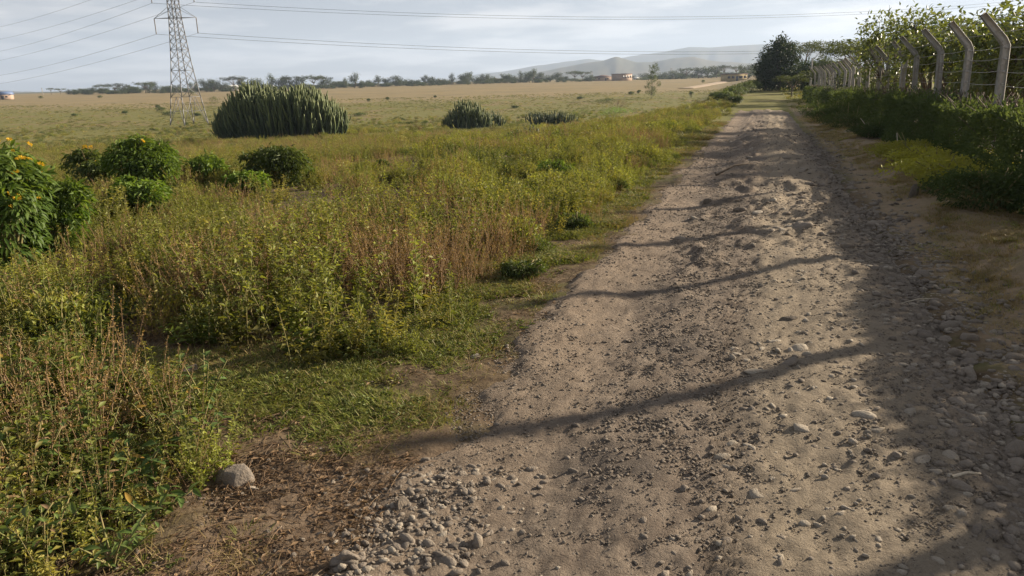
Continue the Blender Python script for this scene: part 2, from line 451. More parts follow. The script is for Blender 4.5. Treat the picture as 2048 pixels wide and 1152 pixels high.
M = dict(
    ground=ground_mat(), road=road_mat(),
    stone=stone_mat('grey_stone', (.17, .145, .122), (.26, .222, .18), (.25, .20, .15)),
    stone_dark=stone_mat('dark_stone', (.125, .106, .088), (.19, .16, .132), (.235, .19, .14)),
    stone_pale=stone_mat('pale_stone', (.30, .262, .21), (.37, .325, .265), (.28, .225, .165)),
    stem=plain('green_stem', (.16, .17, .06), (.22, .17, .08), 20),
    stem_dry=plain('dry_stem', (.26, .18, .10), (.20, .12, .07), 20),
    wood=plain('bark', (.15, .115, .085), (.08, .062, .048), 9, bump=.02),
    stick=plain('bleached_stick', (.50, .44, .34), (.36, .30, .22), 30),
    weed_a=leaf_mat('olive_weed_leaf', (.125, .156, .026), (.245, .255, .056), third=(.27, .24, .055)),
    weed_b=leaf_mat('yellow_green_weed_leaf', (.165, .200, .030), (.295, .310, .060), third=(.31, .27, .06)),
    weed_c=leaf_mat('rust_brown_weed', (.20, .125, .045), (.31, .205, .085), .3),
    weed_d=leaf_mat('fresh_weed_leaf', (.065, .100, .020), (.135, .165, .035), third=(.19, .17, .045)),
    straw=leaf_mat('straw_grass', (.34, .25, .115), (.24, .19, .075), .35),
    gold=leaf_mat('golden_grass', (.29, .235, .085), (.23, .215, .065), .35, third=(.19, .21, .055)),
    turf=leaf_mat('turf_blade', (.15, .20, .030), (.28, .285, .070), .4, third=(.29, .26, .09)),
    pasture=leaf_mat('pasture_blade', (.10, .118, .032), (.17, .165, .055), .35, .25),
    litter=leaf_mat('dead_leaf', (.23, .15, .08), (.14, .085, .048), .15),
    shrub=leaf_mat('shrub_leaf', (.070, .130, .020), (.155, .215, .036), .42, .15),
    shrub_dk=leaf_mat('dark_shrub_leaf', (.055, .085, .020), (.115, .145, .036), .35, .2),
    flower=leaf_mat('yellow_petal', (.66, .40, .03), (.78, .56, .07), .35, .25),
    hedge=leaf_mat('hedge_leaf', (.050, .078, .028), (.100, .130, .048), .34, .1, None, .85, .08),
    lime=leaf_mat('lime_hedge_leaf', (.26, .27, .04), (.38, .36, .06), .4, .2),
    bright=leaf_mat('bright_leaf', (.10, .24, .02), (.17, .32, .03), .45, .1),
    mango=leaf_mat('broad_tree_leaf', (.075, .110, .030), (.165, .180, .055), .42, .1, None, .4, .45),
    dense=leaf_mat('dense_tree_leaf', (.026, .046, .022), (.055, .080, .034), .25, .15),
    acacia=leaf_mat('acacia_leaf', (.055, .075, .030), (.105, .125, .050), .35, .2),
    far=leaf_mat('far_tree_leaf', (.040, .060, .028), (.085, .105, .045), .3, .35),
    euph=None, concrete=None, steel=plain('galvanised_steel', (.20, .20, .205), (.15, .15, .155), 3, .6, .4, 0, .4),
    wire=plain('conductor_wire', (.12, .12, .125), (.10, .10, .10), 3, .5, .4, 0, .5),
    barb=plain('fence_wire', (.34, .34, .33), (.25, .22, .2), 3, .5, .4, 0, .6),
    glass_str=plain('insulator', (.20, .17, .15), (.14, .12, .11), 3, .4, .4),
)
def euph_mat():
    m, t, o = mat_base('succulent_skin')
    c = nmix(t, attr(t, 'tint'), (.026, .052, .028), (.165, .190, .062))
    f = nnoise(t, 6, 5, .6)
    c = nmix(t, nmath(t, 'MULTIPLY', nramp(t, f, .5, .7), .4), c, (.10, .095, .05))
    principled(t, o, c, .6, .3)
    return m
M['euph'] = euph_mat()
def concrete_mat():
    m, t, o = mat_base('weathered_concrete')
    tcn = t.nodes.new('ShaderNodeTexCoord')
    f = nnoise(t, 7, 7, .65, tcn.outputs['Object']); s = nnoise(t, 30, 4, .6, tcn.outputs['Object'])
    c = nmix(t, nramp(t, f, .3, .7), (.42, .40, .365), (.28, .265, .24))
    c = nmix(t, nmath(t, 'MULTIPLY', nramp(t, s, .62, .72), .7), c, (.12, .105, .09))
    principled(t, o, c, .9, .2, nbump(t, s, .4, .008))
    return m
M['concrete'] = concrete_mat()
#@@STRUCT
# ================================================================== the setting
def build_terrain():
    az = np.concatenate([np.arange(-180, -52, 4.0), np.arange(-52, 52, .26), np.arange(52, 180, 4.0)]) * math.pi / 180
    rr = np.concatenate([[.6], np.geomspace(1.1, 6300, 300)])
    A, RR = np.meshgrid(az, rr)
    x, y = np.sin(A) * RR, np.cos(A) * RR
    u = x - road_left(y)
    z = ground(x, y) - .16 * smooth(.18, .55, u) * smooth(.2, .6, ROAD_W - u) * (y < 45) * (y > 0)
    near = 1 - smooth(20, 40, RR)
    z = z + (fbm(x * 4, y * 4, 21, 3) - .5) * .05 * near
    na = len(az)
    v = np.stack([x, y, z], -1).reshape(-1, 3)
    i = np.arange(len(rr) - 1)[:, None] * na; j = np.arange(na)[None, :]; k = (j + 1) % na
    f4 = np.stack([i + j, i + k, i + na + k, i + na + j], -1).reshape(-1, 4)[:, ::-1]
    mb = MB(); mb.add(np.vstack([v, [[0, 0, 0]]]), [[q, (q + 1) % na, len(v)] for q in range(na)], f4)
    o = obj('ground', mb.mesh('ground', M['ground'], True)); o['kind'] = 'structure'
build_terrain()

def build_road():
    U = np.arange(-.5, ROAD_W + .6, .022)
    Y = np.geomspace(.9, 61, 560) - .55
    Y = Y[Y < 49]
    u, y = np.meshgrid(U, Y)
    x = road_left(y) + u
    z = ground(x, y) + road_rel(u, y)
    z = z + (fbm(u * 22, y * 20, 41, 2) - .5) * .022 * (1 - smooth(8, 16, y)) + (fbm(u * 50, y * 45, 43, 2) - .5) * .011 * (1 - smooth(4, 8, y))
    # a tyre print along the middle
    tread = np.exp(-((u - 1.45 - .05 * np.sin(y)) / .09) ** 4)
    z = z + .007 * tread * np.sign(np.sin(y * 95 + np.abs(u - 1.45) * 60)) * (y < 6)
    n = len(U)
    v = np.stack([x, y, z], -1).reshape(-1, 3)
    i = np.arange(len(Y) - 1)[:, None] * n; j = np.arange(n - 1)[None, :]
    f4 = np.stack([i + j, i + j + 1, i + n + j + 1, i + n + j], -1).reshape(-1, 4)
    mb = MB(); mb.add(v, None, f4, u.ravel())
    o = obj('dirt_road', mb.mesh('dirt_road', M['road'], True)); o['kind'] = 'structure'
build_road()

def strip(name, pix, width, mat, up=.06):
    """a worn track laid over the land"""
    P = np.array([[*spot(*p)[:2]] for p in pix]); tt = np.linspace(0, 1, len(P)); q = np.linspace(0, 1, 60)
    X, Y = np.interp(q, tt, P[:, 0]), np.interp(q, tt, P[:, 1])
    d = unit(np.stack([np.gradient(X), np.gradient(Y)], -1)); s = np.stack([-d[:, 1], d[:, 0]], -1)
    rows = []
    for k in np.linspace(-.5, .5, 7):
        w = width * (1 + .5 * (vnoise(q * 12, q * 0 + k, 61) - .5))
        x, y = X + s[:, 0] * w * k, Y + s[:, 1] * w * k
        rows.append(np.stack([x, y, ground(x, y) + up * (1 - (2 * k) ** 4) - .02], -1))
    v = np.stack(rows, 1).reshape(-1, 3)
    i = np.arange(59)[:, None] * 7; j = np.arange(6)[None, :]
    f4 = np.stack([i + j, i + j + 1, i + 8 + j, i + 7 + j], -1).reshape(-1, 4)
    mb = MB(); mb.add(v, None, f4, .4)
    o = obj(name, mb.mesh(name, mat, True)); o['kind'] = 'structure'
M['sand'] = plain('track_sand', (.46, .36, .26), (.36, .28, .20), .6, .95, .1)
strip('dirt_track', [(1372, 177), (1400, 172.5), (1432, 167), (1456, 161), (1478, 157)], 5.5, M['sand'], .22)
strip('sandy_path', [(1640, 170), (1600, 171), (1570, 173), (1545, 176)], 5, M['sand'], .2)

M['hill'] = plain('hill_scrub', (.085, .085, .05), (.14, .115, .07), .004, .95, .1)
def hill(name, prof, dist, depth, seed):
    pxs = np.array([p[0] for p in prof]); pys = np.array([p[1] for p in prof])
    q = np.linspace(pxs[0], pxs[-1], 220); yy = np.interp(q, pxs, pys)
    yy = yy + (fbm(q * .03, q * 0, seed, 4) - .5) * 3.0
    rows = []
    K = np.linspace(-1, 1, 23)
    for k in K:
        d = np.array([ray(a, b) for a, b in zip(q, yy)])
        top = np.maximum(H + d[:, 2] * dist, 0)
        Yk = dist + depth * k
        x = d[:, 0] * dist * (1 + depth * k / dist)
        f = np.cos(k * math.pi / 2) ** 1.4
        if abs(k) > .02: f = f * (1 - .35 * (1 - abs(k)) * 0) - .22 * abs(math.sin(k * math.pi)) * (fbm(q * .06, q * 0 + k * 3, seed + 5, 3))
        rows.append(np.stack([x, np.full_like(x, Yk), np.maximum(top * f, 0) - 6], -1))
    v = np.stack(rows, 0).reshape(-1, 3); n = len(q)
    i = np.arange(len(K) - 1)[:, None] * n; j = np.arange(n - 1)[None, :]
    f4 = np.stack([i + j, i + j + 1, i + n + j + 1, i + n + j], -1).reshape(-1, 4)
    mb = MB(); mb.add(v, None, f4)
    o = obj(name, mb.mesh(name, M['hill'], True)); o['kind'] = 'structure'
hill('hills', [(930, 166), (990, 154), (1050, 147), (1100, 136), (1140, 128), (1170, 123), (1205, 118), (1232, 109), (1250, 114), (1275, 121), (1305, 121), (1345, 113), (1385, 109), (1415, 116), (1450, 120), (1520, 124), (1600, 128), (1700, 130), (1900, 128), (2100, 130)], 2600, 520, 71)
hill('mountains', [(700, 172), (860, 160), (930, 150), (1000, 141), (1080, 128), (1130, 121), (1175, 116), (1215, 119), (1280, 108), (1345, 98), (1375, 93), (1420, 93), (1480, 89), (1560, 84), (1700, 78), (1900, 72), (2150, 70)], 4600, 900, 75)
hill('hills', [(-260, 183), (-120, 180), (-20, 176), (60, 180), (130, 186)], 3000, 450, 79)

hb = MB(); box(hb, (0, 0, 145), (13200, 13200, 310))
hm, ht, ho = mat_base('pale_air')
hv = ht.nodes.new('ShaderNodeVolumePrincipled')
hv.inputs['Color'].default_value = (.58, .72, .95, 1); hv.inputs['Density'].default_value = HAZE; hv.inputs['Anisotropy'].default_value = .15
ht.links.new(hv.outputs[0], ho.inputs['Volume'])
haze = obj('haze', hb.mesh('haze', hm)); haze['kind'] = 'stuff'
haze['label'] = 'thin pale dust haze over the whole plain'
#@@PLANTS
# ================================================================== prototypes for plants
def blob_points(n, shell=.55, flat=.0):
    """points in a half dome, denser near its skin"""
    d = unit(RNG.normal(0, 1, (n, 3))); d[:, 2] = np.abs(d[:, 2]) * 1.0 - flat
    r = 1 - shell * RNG.random(n) ** 1.8
    return d * r[:, None], d

def golden(n): return np.arange(n) * 2.39996 + RNG.random() * 6

def weed_arrays(kind, stems=7, h=.65, leaf=.05, n_leaf=26, spread=.20, seedhead=9):
    """stems and leaves of one erect weed clump"""
    st, lf = MB(), MB()
    for k in range(stems):
        a = RNG.random() * 6.28; r = spread * RNG.random() ** .5
        hh = h * RNG.uniform(.40, 1.12); lean = RNG.uniform(.05, .60); la = a + RNG.normal() * .6
        t = np.linspace(0, 1, 5)
        p = np.stack([r * math.cos(a) + hh * lean * t ** 1.5 * math.cos(la), r * math.sin(a) + hh * lean * t ** 1.5 * math.sin(la), hh * t - .03], -1)
        tube(st, p, np.linspace(.0045, .0015, 5), 3, RNG.random(), False)
        n = n_leaf
        tt = np.sort(RNG.uniform(.12, 1.0, n))
        b = np.stack([np.interp(tt, t, p[:, i]) for i in range(3)], -1)
        ga = golden(n)
        el = RNG.normal(.45, .35, n)
        d = np.stack([np.cos(ga) * np.cos(el), np.sin(ga) * np.cos(el), np.sin(el)], -1)
        nr = np.tile([0, 0, 1.0], (n, 1)) + RNG.normal(0, .35, (n, 3))
        b = b + d * (RNG.random(n) ** 2 * .13 * h * (1.1 - tt))[:, None]
        L = leaf * (1.15 - .60 * tt) * RNG.uniform(.5, 1.35, n)
        leaves(lf, b, d, nr, L, L * RNG.uniform(.38, .58, n), np.clip(.25 + .55 * tt + RNG.normal(0, .18, n), 0, 1), .3)
        m = seedhead
        if m:
            tt = RNG.uniform(.78, 1.04, m); b = p[-1] + (p[-1] - p[-2]) * (tt[:, None] - 1) * 4 + RNG.normal(0, .006, (m, 3))
            d = RNG.normal(0, 1, (m, 3)) + [0, 0, .8]
            leaves(lf, b, d, RNG.normal(0, 1, (m, 3)), RNG.uniform(.010, .022, m), .008, np.clip(RNG.normal(.9, .15, m), 0, 1), .1)
    return st, lf

def tuft_arrays(n=26, h=.12, w=.004, spread=.05, flop=.8):
    """a grass tuft: curved blades of three segments"""
    mb = MB()
    a = RNG.random(n) * 6.28; r = spread * RNG.random(n) ** .5
    base = np.stack([r * np.cos(a), r * np.sin(a), np.full(n, -.01)], -1)
    da = a + RNG.normal(0, .7, n); out = np.stack([np.cos(da), np.sin(da), np.zeros(n)], -1)
    L = h * RNG.uniform(.5, 1.25, n); fl = flop * RNG.uniform(.3, 1.2, n)
    side = np.stack([-np.sin(da), np.cos(da), np.zeros(n)], -1) * w
    rows = []
    for t, wd in ((0, 1), (.4, .9), (.75, .6), (1, .05)):
        c = base + out * (L * fl * t ** 1.8)[:, None] + np.array([0, 0, 1]) * (L * t * (1 - .35 * fl * t))[:, None]
        rows += [c + side * wd, c - side * wd]
    v = np.stack(rows, 1); o = np.arange(n)[:, None] * 8
    f4 = np.concatenate([o + [0, 1, 3, 2], o + [2, 3, 5, 4], o + [4, 5, 7, 6]])
    mb.add(v.reshape(-1, 3), None, f4, np.repeat(RNG.random(n), 8))
    return mb

def joined(name, st, stm, lf, lfm):
    mb = MB(); me = None
    a = np.concatenate(st.v); b = np.concatenate(lf.v)
    for src in (st, lf):
        off = mb.n
        v = np.concatenate(src.v); t = np.concatenate(src.t)
        mb.v.append(v); mb.t.append(t)
        for f in src.f3: mb.f3.append(f + off)
        for f in src.f4: mb.f4.append(f + off)
        mb.n += len(v)
    me = mb.mesh(name, stm); me.materials.append(lfm)
    # faces that use leaf vertices take the second material
    n0 = len(a)
    idx = np.zeros(len(me.polygons), np.int32)
    ls = np.zeros(len(me.polygons), np.int32); me.polygons.foreach_get('loop_start', ls)
    vi = np.zeros(len(me.loops), np.int32); me.loops.foreach_get('vertex_index', vi)
    idx[vi[ls] >= n0] = 1
    me.polygons.foreach_set('material_index', idx)
    return me

def scatter(name, pos, rz, sc, idx, meshes, label, tilt=None):
    """uncountable small cover: points that carry instances"""
    n = len(pos)
    me = bpy.data.meshes.new(name); me.vertices.add(n); me.vertices.foreach_set('co', np.asarray(pos, np.float32).ravel())
    rot = np.zeros((n, 3), np.float32); rot[:, 2] = rz
    if tilt is not None: rot[:, :2] = tilt
    a = me.attributes.new('rot', 'FLOAT_VECTOR', 'POINT'); a.data.foreach_set('vector', rot.ravel())
    sc = np.asarray(sc, np.float32)
    if sc.ndim == 1: sc = np.repeat(sc[:, None], 3, 1)
    a = me.attributes.new('scl', 'FLOAT_VECTOR', 'POINT'); a.data.foreach_set('vector', np.ascontiguousarray(sc).ravel())
    a = me.attributes.new('idx', 'INT', 'POINT'); a.data.foreach_set('value', np.asarray(idx, np.int32))
    o = obj(name, me); o['kind'] = 'stuff'; o['label'] = label
    col = bpy.data.collections.new(name + '_kinds')
    for k, m_ in enumerate(meshes):
        col.objects.link(bpy.data.objects.new('%s_kind_%02d' % (name, k), m_))
    ng = bpy.data.node_groups.new(name + '_scatter', 'GeometryNodeTree')
    ng.interface.new_socket('Geometry', in_out='INPUT', socket_type='NodeSocketGeometry')
    ng.interface.new_socket('Geometry', in_out='OUTPUT', socket_type='NodeSocketGeometry')
    gi, go = ng.nodes.new('NodeGroupInput'), ng.nodes.new('NodeGroupOutput')
    ci = ng.nodes.new('GeometryNodeCollectionInfo'); ci.inputs['Collection'].default_value = col
    ci.inputs['Separate Children'].default_value = True; ci.inputs['Reset Children'].default_value = True
    ip = ng.nodes.new('GeometryNodeInstanceOnPoints'); ip.inputs['Pick Instance'].default_value = True
    def na(nm, ty):
        x = ng.nodes.new('GeometryNodeInputNamedAttribute'); x.data_type = ty; x.inputs['Name'].default_value = nm
        return x.outputs['Attribute']
    e2r = ng.nodes.new('FunctionNodeEulerToRotation')
    L = ng.links.new
    L(na('rot', 'FLOAT_VECTOR'), e2r.inputs[0]); L(e2r.outputs[0], ip.inputs['Rotation'])
    L(na('scl', 'FLOAT_VECTOR'), ip.inputs['Scale']); L(na('idx', 'INT'), ip.inputs['Instance Index'])
    L(gi.outputs[0], ip.inputs['Points']); L(ci.outputs[0], ip.inputs['Instance']); L(ip.outputs[0], go.inputs[0])
    md = o.modifiers.new('scatter', 'NODES'); md.node_group = ng
    return o

# kinds: (stem material, leaf material, parameters)
SPEC = [('olive', M['stem'], M['weed_a'], dict(stems=8, h=.64, leaf=.075, n_leaf=28)),
        ('olive', M['stem'], M['weed_a'], dict(stems=7, h=.76, leaf=.080, n_leaf=30)),
        ('lime', M['stem'], M['weed_b'], dict(stems=10, h=.56, leaf=.058, n_leaf=38)),
        ('lime', M['stem'], M['weed_b'], dict(stems=8, h=.70, leaf=.062, n_leaf=38)),
        ('rust', M['stem_dry'], M['weed_c'], dict(stems=13, h=.70, leaf=.026, n_leaf=22, seedhead=22)),
        ('rust', M['stem_dry'], M['weed_c'], dict(stems=11, h=.56, leaf=.030, n_leaf=20, seedhead=16)),
        ('fresh', M['stem'], M['weed_d'], dict(stems=6, h=.50, leaf=.085, n_leaf=20, seedhead=4)),
        ('fresh', M['stem'], M['weed_d'], dict(stems=7, h=.60, leaf=.070, n_leaf=24, seedhead=6)),
        ('gold', M['stem_dry'], M['gold'], dict(stems=15, h=.50, leaf=.035, n_leaf=14, seedhead=16)),
        ('gold', M['stem_dry'], M['gold'], dict(stems=14, h=.62, leaf=.038, n_leaf=14, seedhead=18))]
def mound_arrays(w, h, leaf, n):
    st, lf = MB(), MB()
    for k in range(9):
        a = RNG.random() * 6.28; e = np.array([w * .42 * math.cos(a) * RNG.random(), w * .42 * math.sin(a) * RNG.random(), h * RNG.uniform(.5, 1.25)])
        tube(st, [[0, 0, -.03], e * [.6, .6, .5], e], [.005, .004, .002], 3, .5, False)
    p, d = blob_points(n, .75, .1)
    q = fbm(d[:, 0] * 2.2 + 5, d[:, 1] * 2.2 + d[:, 2] * 1.7, int(RNG.integers(999)), 3)[:, None]
    b = p * [w / 2, w / 2, h] * (.55 + .9 * q) + [0, 0, .03]
    L = leaf * RNG.uniform(.5, 1.3, n)
    leaves(lf, b, d + RNG.normal(0, .6, (n, 3)) + [0, 0, .25], d + RNG.normal(0, .4, (n, 3)) + [0, 0, .5], L, L * .48, np.clip(.2 + .6 * b[:, 2] / h + RNG.normal(0, .15, n), 0, 1), .3)
    return st, lf
WEED = []
for k, (kind, sm, lm, kw) in enumerate(SPEC):
    st, lf = weed_arrays(kind, **kw)
    WEED.append((kind, st.mesh('weed_stems', sm), lf.mesh('weed_leaves', lm), joined('weed_clump', st, sm, lf, lm)))

for kind, lm, w_, h_, l_, n_ in (('mound', M['weed_b'], .62, .36, .042, 620), ('mound', M['weed_a'], .55, .42, .050, 560), ('mound', M['weed_d'], .5, .34, .055, 460)):
    st, lf = mound_arrays(w_, h_, l_, n_)
    WEED.append((kind, st.mesh('weed_stems', M['stem']), lf.mesh('weed_leaves', lm), joined('weed_clump', st, M['stem'], lf, lm)))
# ------------------------------------------------------------------ where weeds grow
def in_view(x, y, margin=1.12):
    k = 0.69 * margin
    return (np.abs(x) < k * y * 1.03 + .6)

CLEAR = []          # (x, y, r) places kept free of weeds
def sample_field(n, y0, y1, power):
    y = y0 + (y1 - y0) * RNG.random(n) ** power
    x = (RNG.random(n) * 2 - 1) * (.72 * y + .8)
    return x, y

def weed_line(y):
    """distance from the road's left edge at which tall weeds begin"""
    return .40 + .5 * (fbm(np.asarray(y) * .8, np.asarray(y) * 0, 51, 3) - .35) + .22 * np.exp(-((np.asarray(y) - 7.0) / 1.3) ** 2) + .40 * (1 - smooth(4.9, 5.8, y))

def weeds():
    x, y = [], []
    # (density per square metre by distance)
    for y0, y1, dens in ((2.0, 4.2, 75), (4.2, 5, 44), (5, 9, 30), (9, 15, 24), (15, 24, 20), (24, 36, 13), (36, 56, 6)):
        area = .72 * (y1 ** 2 - y0 ** 2) + 1.6 * (y1 - y0)
        n = int(area * dens)
        yy = np.sqrt(y0 ** 2 + (y1 ** 2 - y0 ** 2) * RNG.random(n))
        x.append((RNG.random(n) * 2 - 1) * (.72 * yy + .8)); y.append(yy)
    x, y = np.concatenate(x), np.concatenate(y)
    s = road_left(y) - x
    keep = s > weed_line(y) + RNG.normal(0, .08, len(y))
    # turf notch and bare corner in the front
    notch = (y < 4.75 + .35 * (fbm(x * 2, y * 2, 52, 2) - .5)) & (s < 1.02 + np.maximum(y - 3.3, -.1) * .95 + .4 * (fbm(x * 1.5, y * 1.5, 53, 2) - .5)) & (y > 0)
    notch2 = (y < 4.95) & (s > 1.7) & (x > -3.0) & (y > 4.25)
    keep &= ~notch & ~(notch2 & (RNG.random(len(y)) < .8))
    # gaps
    gap = fbm(x * .55, y * .55, 54, 3)
    keep &= ~((gap < .405) & (y > 4.4) & (RNG.random(len(y)) < .88))
    keep &= ~((gap < .43) & (y > 26) & (RNG.random(len(y)) < .6))
    for cx, cy, r in CLEAR: keep &= (np.hypot(x - cx, y - cy) > r)
    x, y, s = x[keep], y[keep], s[keep]
    n = len(x)
    a = fbm(x * .45, y * .30, 55, 3); b = fbm(x * .8, y * .6, 56, 3); j = RNG.normal(0, .05, n)
    idx = np.where(RNG.random(n) < .5, 0, 1)
    idx = np.where(a + j > .49, RNG.integers(2, 4, n), idx)
    idx = np.where(b + j > .615, RNG.integers(4, 6, n), idx)
    idx = np.where(b + j < .40, RNG.integers(6, 8, n), idx)
    c_ = fbm(x * .6, y * .45, 58, 3) + j
    idx = np.where((c_ > .54) & (y > 5.0), RNG.choice([10, 10, 11, 11, 12], n), idx)
    fargold = smooth(13, 24, y) * (.25 + .75 * smooth(6.0, 14.0, s))
    idx = np.where(RNG.random(n) < fargold * .45, RNG.integers(8, 10, n), idx)
    # the reddish stand left of the road
    low = (y < 4.2) & (s > 1)
    idx = np.where(low, RNG.choice([0, 2, 4, 5, 5, 6, 6, 6, 7, 7, 7], n), idx)
    red = np.exp(-((x + 1.45) / .8) ** 2 - ((y - 7.2) / 1.3) ** 2) + np.exp(-((x + 2.6) / 1.0) ** 2 - ((y - 6.0) / .5) ** 2) * .7
    idx = np.where(RNG.random(n) < red * .65, RNG.integers(4, 6, n), idx)
    sc = RNG.uniform(.7, 1.15, n) * (.30 + 1.35 * fbm(x * 1.1, y * .9, 57, 2))
    sc *= np.where(y < 4.2, .78 + .45 * smooth(1.2, 2.4, s), 1.0)
    sc *= .5 + .5 * smooth(0, .7, s - weed_line(y))
    sc *= 1 - .42 * smooth(6.0, 9.5, y) * (.62 + .38 * smooth(2, 8, s))
    sc = np.clip(sc, .15, np.where(idx >= 10, 1.0, .86) * (1 - .12 * smooth(5.5, 8, y)))
    z = land(x, y)
    return x, y, z, idx, sc
#@@SHRUBS
# ================================================================== shrubs and trees of the meadow
def shrub(name, label, cat, loc, w, h, leaf, n, mat, flowers=0, group=None, lumps=7, stem_mat='stem', slim=.2, droop=.55):
    t = thing(name, label, cat, loc, RNG.random() * 6.28, group)
    st, lf = MB(), MB()
    C = []
    for k in range(lumps):
        a = k * 2.4 + RNG.random(); r = (.0 if k == 0 else .52) * RNG.uniform(.7, 1.15)
        C.append((r * math.cos(a) * w / 2, r * math.sin(a) * w / 2, h * RNG.uniform(.42, .66) * (1 if k else 1.12), RNG.uniform(.26, .62) * w / 2))
    for k in range(lumps):                            # shoots that break the outline
        a = RNG.random() * 6.28; r = RNG.uniform(.3, .85)
        C.append((r * math.cos(a) * w / 2, r * math.sin(a) * w / 2, h * RNG.uniform(.35, .85) * (1.15 - .5 * r), RNG.uniform(.12, .24) * w / 2))
    for (cx, cy, cz, cr) in C:
        m = int(n * .8 / lumps * (cr / (.45 * w / 2)) ** 1.6) + 12
        p, d = blob_points(m, .6, .45)
        b = p * [cr, cr, min(h - cz, cr * 1.15)] * (1 + .5 * (RNG.random((m, 1)) - .5)) + [cx, cy, cz]
        dd = d * [1, 1, .3] + RNG.normal(0, .35, (m, 3)) + [0, 0, -droop + .25]
        L = leaf * RNG.uniform(.6, 1.25, m)
        leaves(lf, b, dd, d + RNG.normal(0, .4, (m, 3)) + [0, 0, .4], L, L * RNG.uniform(slim, slim * 1.6, m), np.clip(.3 + .55 * b[:, 2] / h * RNG.random(m) + RNG.normal(0, .15, m), 0, 1), .35, leaf > .1)
        for q in range(4):
            e = np.array([cx, cy, cz]) + RNG.normal(0, .35, 3) * cr
            tube(st, [[cx * .15, cy * .15, -.05], [cx * .5, cy * .5, cz * .5], e], [.02, .014, .006], 5)
    # a skirt of leaves down to the ground
    m = n // 4
    a = RNG.random(m) * 6.28; zz = RNG.random(m) * h * .5
    rr = w / 2 * (.55 + .4 * zz / (h * .5)) * RNG.uniform(.6, 1.05, m)
    b = np.stack([rr * np.cos(a), rr * np.sin(a), zz + .02], -1)
    d = np.stack([np.cos(a), np.sin(a), -.4 * np.ones(m)], -1) + RNG.normal(0, .4, (m, 3))
    L = leaf * RNG.uniform(.6, 1.2, m)
    leaves(lf, b, d, np.stack([np.cos(a), np.sin(a), .8 * np.ones(m)], -1), L, L * slim * 1.3, np.clip(RNG.normal(.25, .15, m), 0, 1), .35, leaf > .1)
    obj('stems', st.mesh('stems', M[stem_mat]), t)['kind'] = 'stuff'; obj('foliage', lf.mesh('foliage', M[mat]), t)
    for q in range(flowers):
        p, d = blob_points(1, .1); cx, cy, cz, cr = C[(q * 3) % len(C)]
        b = p[0] * [cr, cr, min(h - cz, cr * 1.15)] * 1.06 + [cx, cy, cz]
        f = obj('flower', FLOWER[q % len(FLOWER)], t, b); f.rotation_euler = (RNG.normal(0, .5), RNG.normal(0, .5), RNG.random() * 6); f.scale = [RNG.uniform(.4, .8)] * 3
    return t

def flower_mesh():
    mb = MB(); n = 34
    a = golden(n); r = .035 * RNG.random(n) ** .5
    b = np.stack([r * np.cos(a), r * np.sin(a), RNG.uniform(-.01, .02, n)], -1)
    leaves(mb, b, np.stack([np.cos(a), np.sin(a), .7 + 0 * a], -1) + RNG.normal(0, .3, (n, 3)), np.tile([0, 0, 1.0], (n, 1)) + RNG.normal(0, .2, (n, 3)), .03, .022, RNG.random(n), .2)
    return mb.mesh('flower_head', M['flower'])
FLOWER = [flower_mesh() for _ in range(3)]

def by_px(px, py, wpx, hpx):
    p = spot(px, py); k = math.hypot(p.y, p.x * .3) / FPX
    return p, wpx * k, hpx * k

SHRUBS = [  # px of foot, width px, height px, leaf, count, material, flowers, words
    ((22, 535, 175, 262), .11, 5600, 'shrub', 90, 'flowering_shrub', 'tall leafy shrub topped with yellow flowers at the far left edge', 'flowering shrub'),
    ((118, 500, 125, 150), .10, 3000, 'shrub', 5, 'flowering_shrub', 'green shrub with few orange flowers right beside the tallest yellow-flowered one', 'flowering shrub'),
    ((195, 385, 88, 92), .10, 2200, 'shrub_dk', 14, 'flowering_shrub', 'dark shrub dotted with fading yellow flowers left of the round green bush', 'flowering shrub'),
    ((296, 385, 136, 118), .10, 6000, 'shrub', 1, 'round_bush', 'largest dense round green bush standing in the left meadow', 'bush'),
    ((280, 440, 98, 92), .10, 3400, 'shrub', 0, 'round_bush', 'drooping green bush directly in front of the largest round bush', 'bush'),
    ((416, 372, 76, 64), .10, 2400, 'shrub', 0, 'round_bush', 'small round green bush between the two biggest round bushes', 'bush'),
    ((496, 392, 76, 50), .10, 2200, 'shrub', 0, 'round_bush', 'low bright green bush in front of the brown-streaked one', 'bush'),
    ((556, 374, 124, 84), .10, 4200, 'shrub_dk', 0, 'round_bush', 'wide round bush with brown streaks, right end of the bush row', 'bush'),
    ((614, 362, 34, 30), .08, 700, 'shrub', 0, 'round_bush', 'tiny green bush against the right side of the wide round bush', 'bush'),
    ((742, 310, 52, 20), .09, 700, 'shrub_dk', 0, 'low_shrub', 'low dark green plant lying in the weeds below the round succulent', 'plant'),
    ((765, 342, 30, 26), .07, 500, 'shrub_dk', 0, 'low_shrub', 'small dark weed bush in the middle of the meadow', 'plant'),
    ((1045, 552, 100, 34), .04, 1300, 'shrub_dk', 0, 'low_shrub', 'low dark green shrub on the short grass beside the road', 'plant'),
    ((1112, 362, 66, 46), .06, 1300, 'shrub', 0, 'low_shrub', 'small loose green shrub near the road edge in the meadow', 'plant'),
    ((1150, 455, 66, 28), .05, 600, 'shrub_dk', 0, 'low_shrub', 'low olive shrub at the weed edge farther up the verge', 'plant'),
    ((1228, 236, 70, 22), .10, 1200, 'bright', 0, 'bright_plant', 'bright green leafy plant at the right end of the spiky succulents', 'plant'),
    ((1262, 292, 26, 20), .08, 400, 'bright', 0, 'bright_plant', 'small vivid green plant among the weeds left of the road', 'plant'),
    ((1158, 240, 60, 22), .10, 900, 'shrub', 0, 'low_shrub', 'green shrub between the spiky succulents and the bright plant', 'plant'),
]
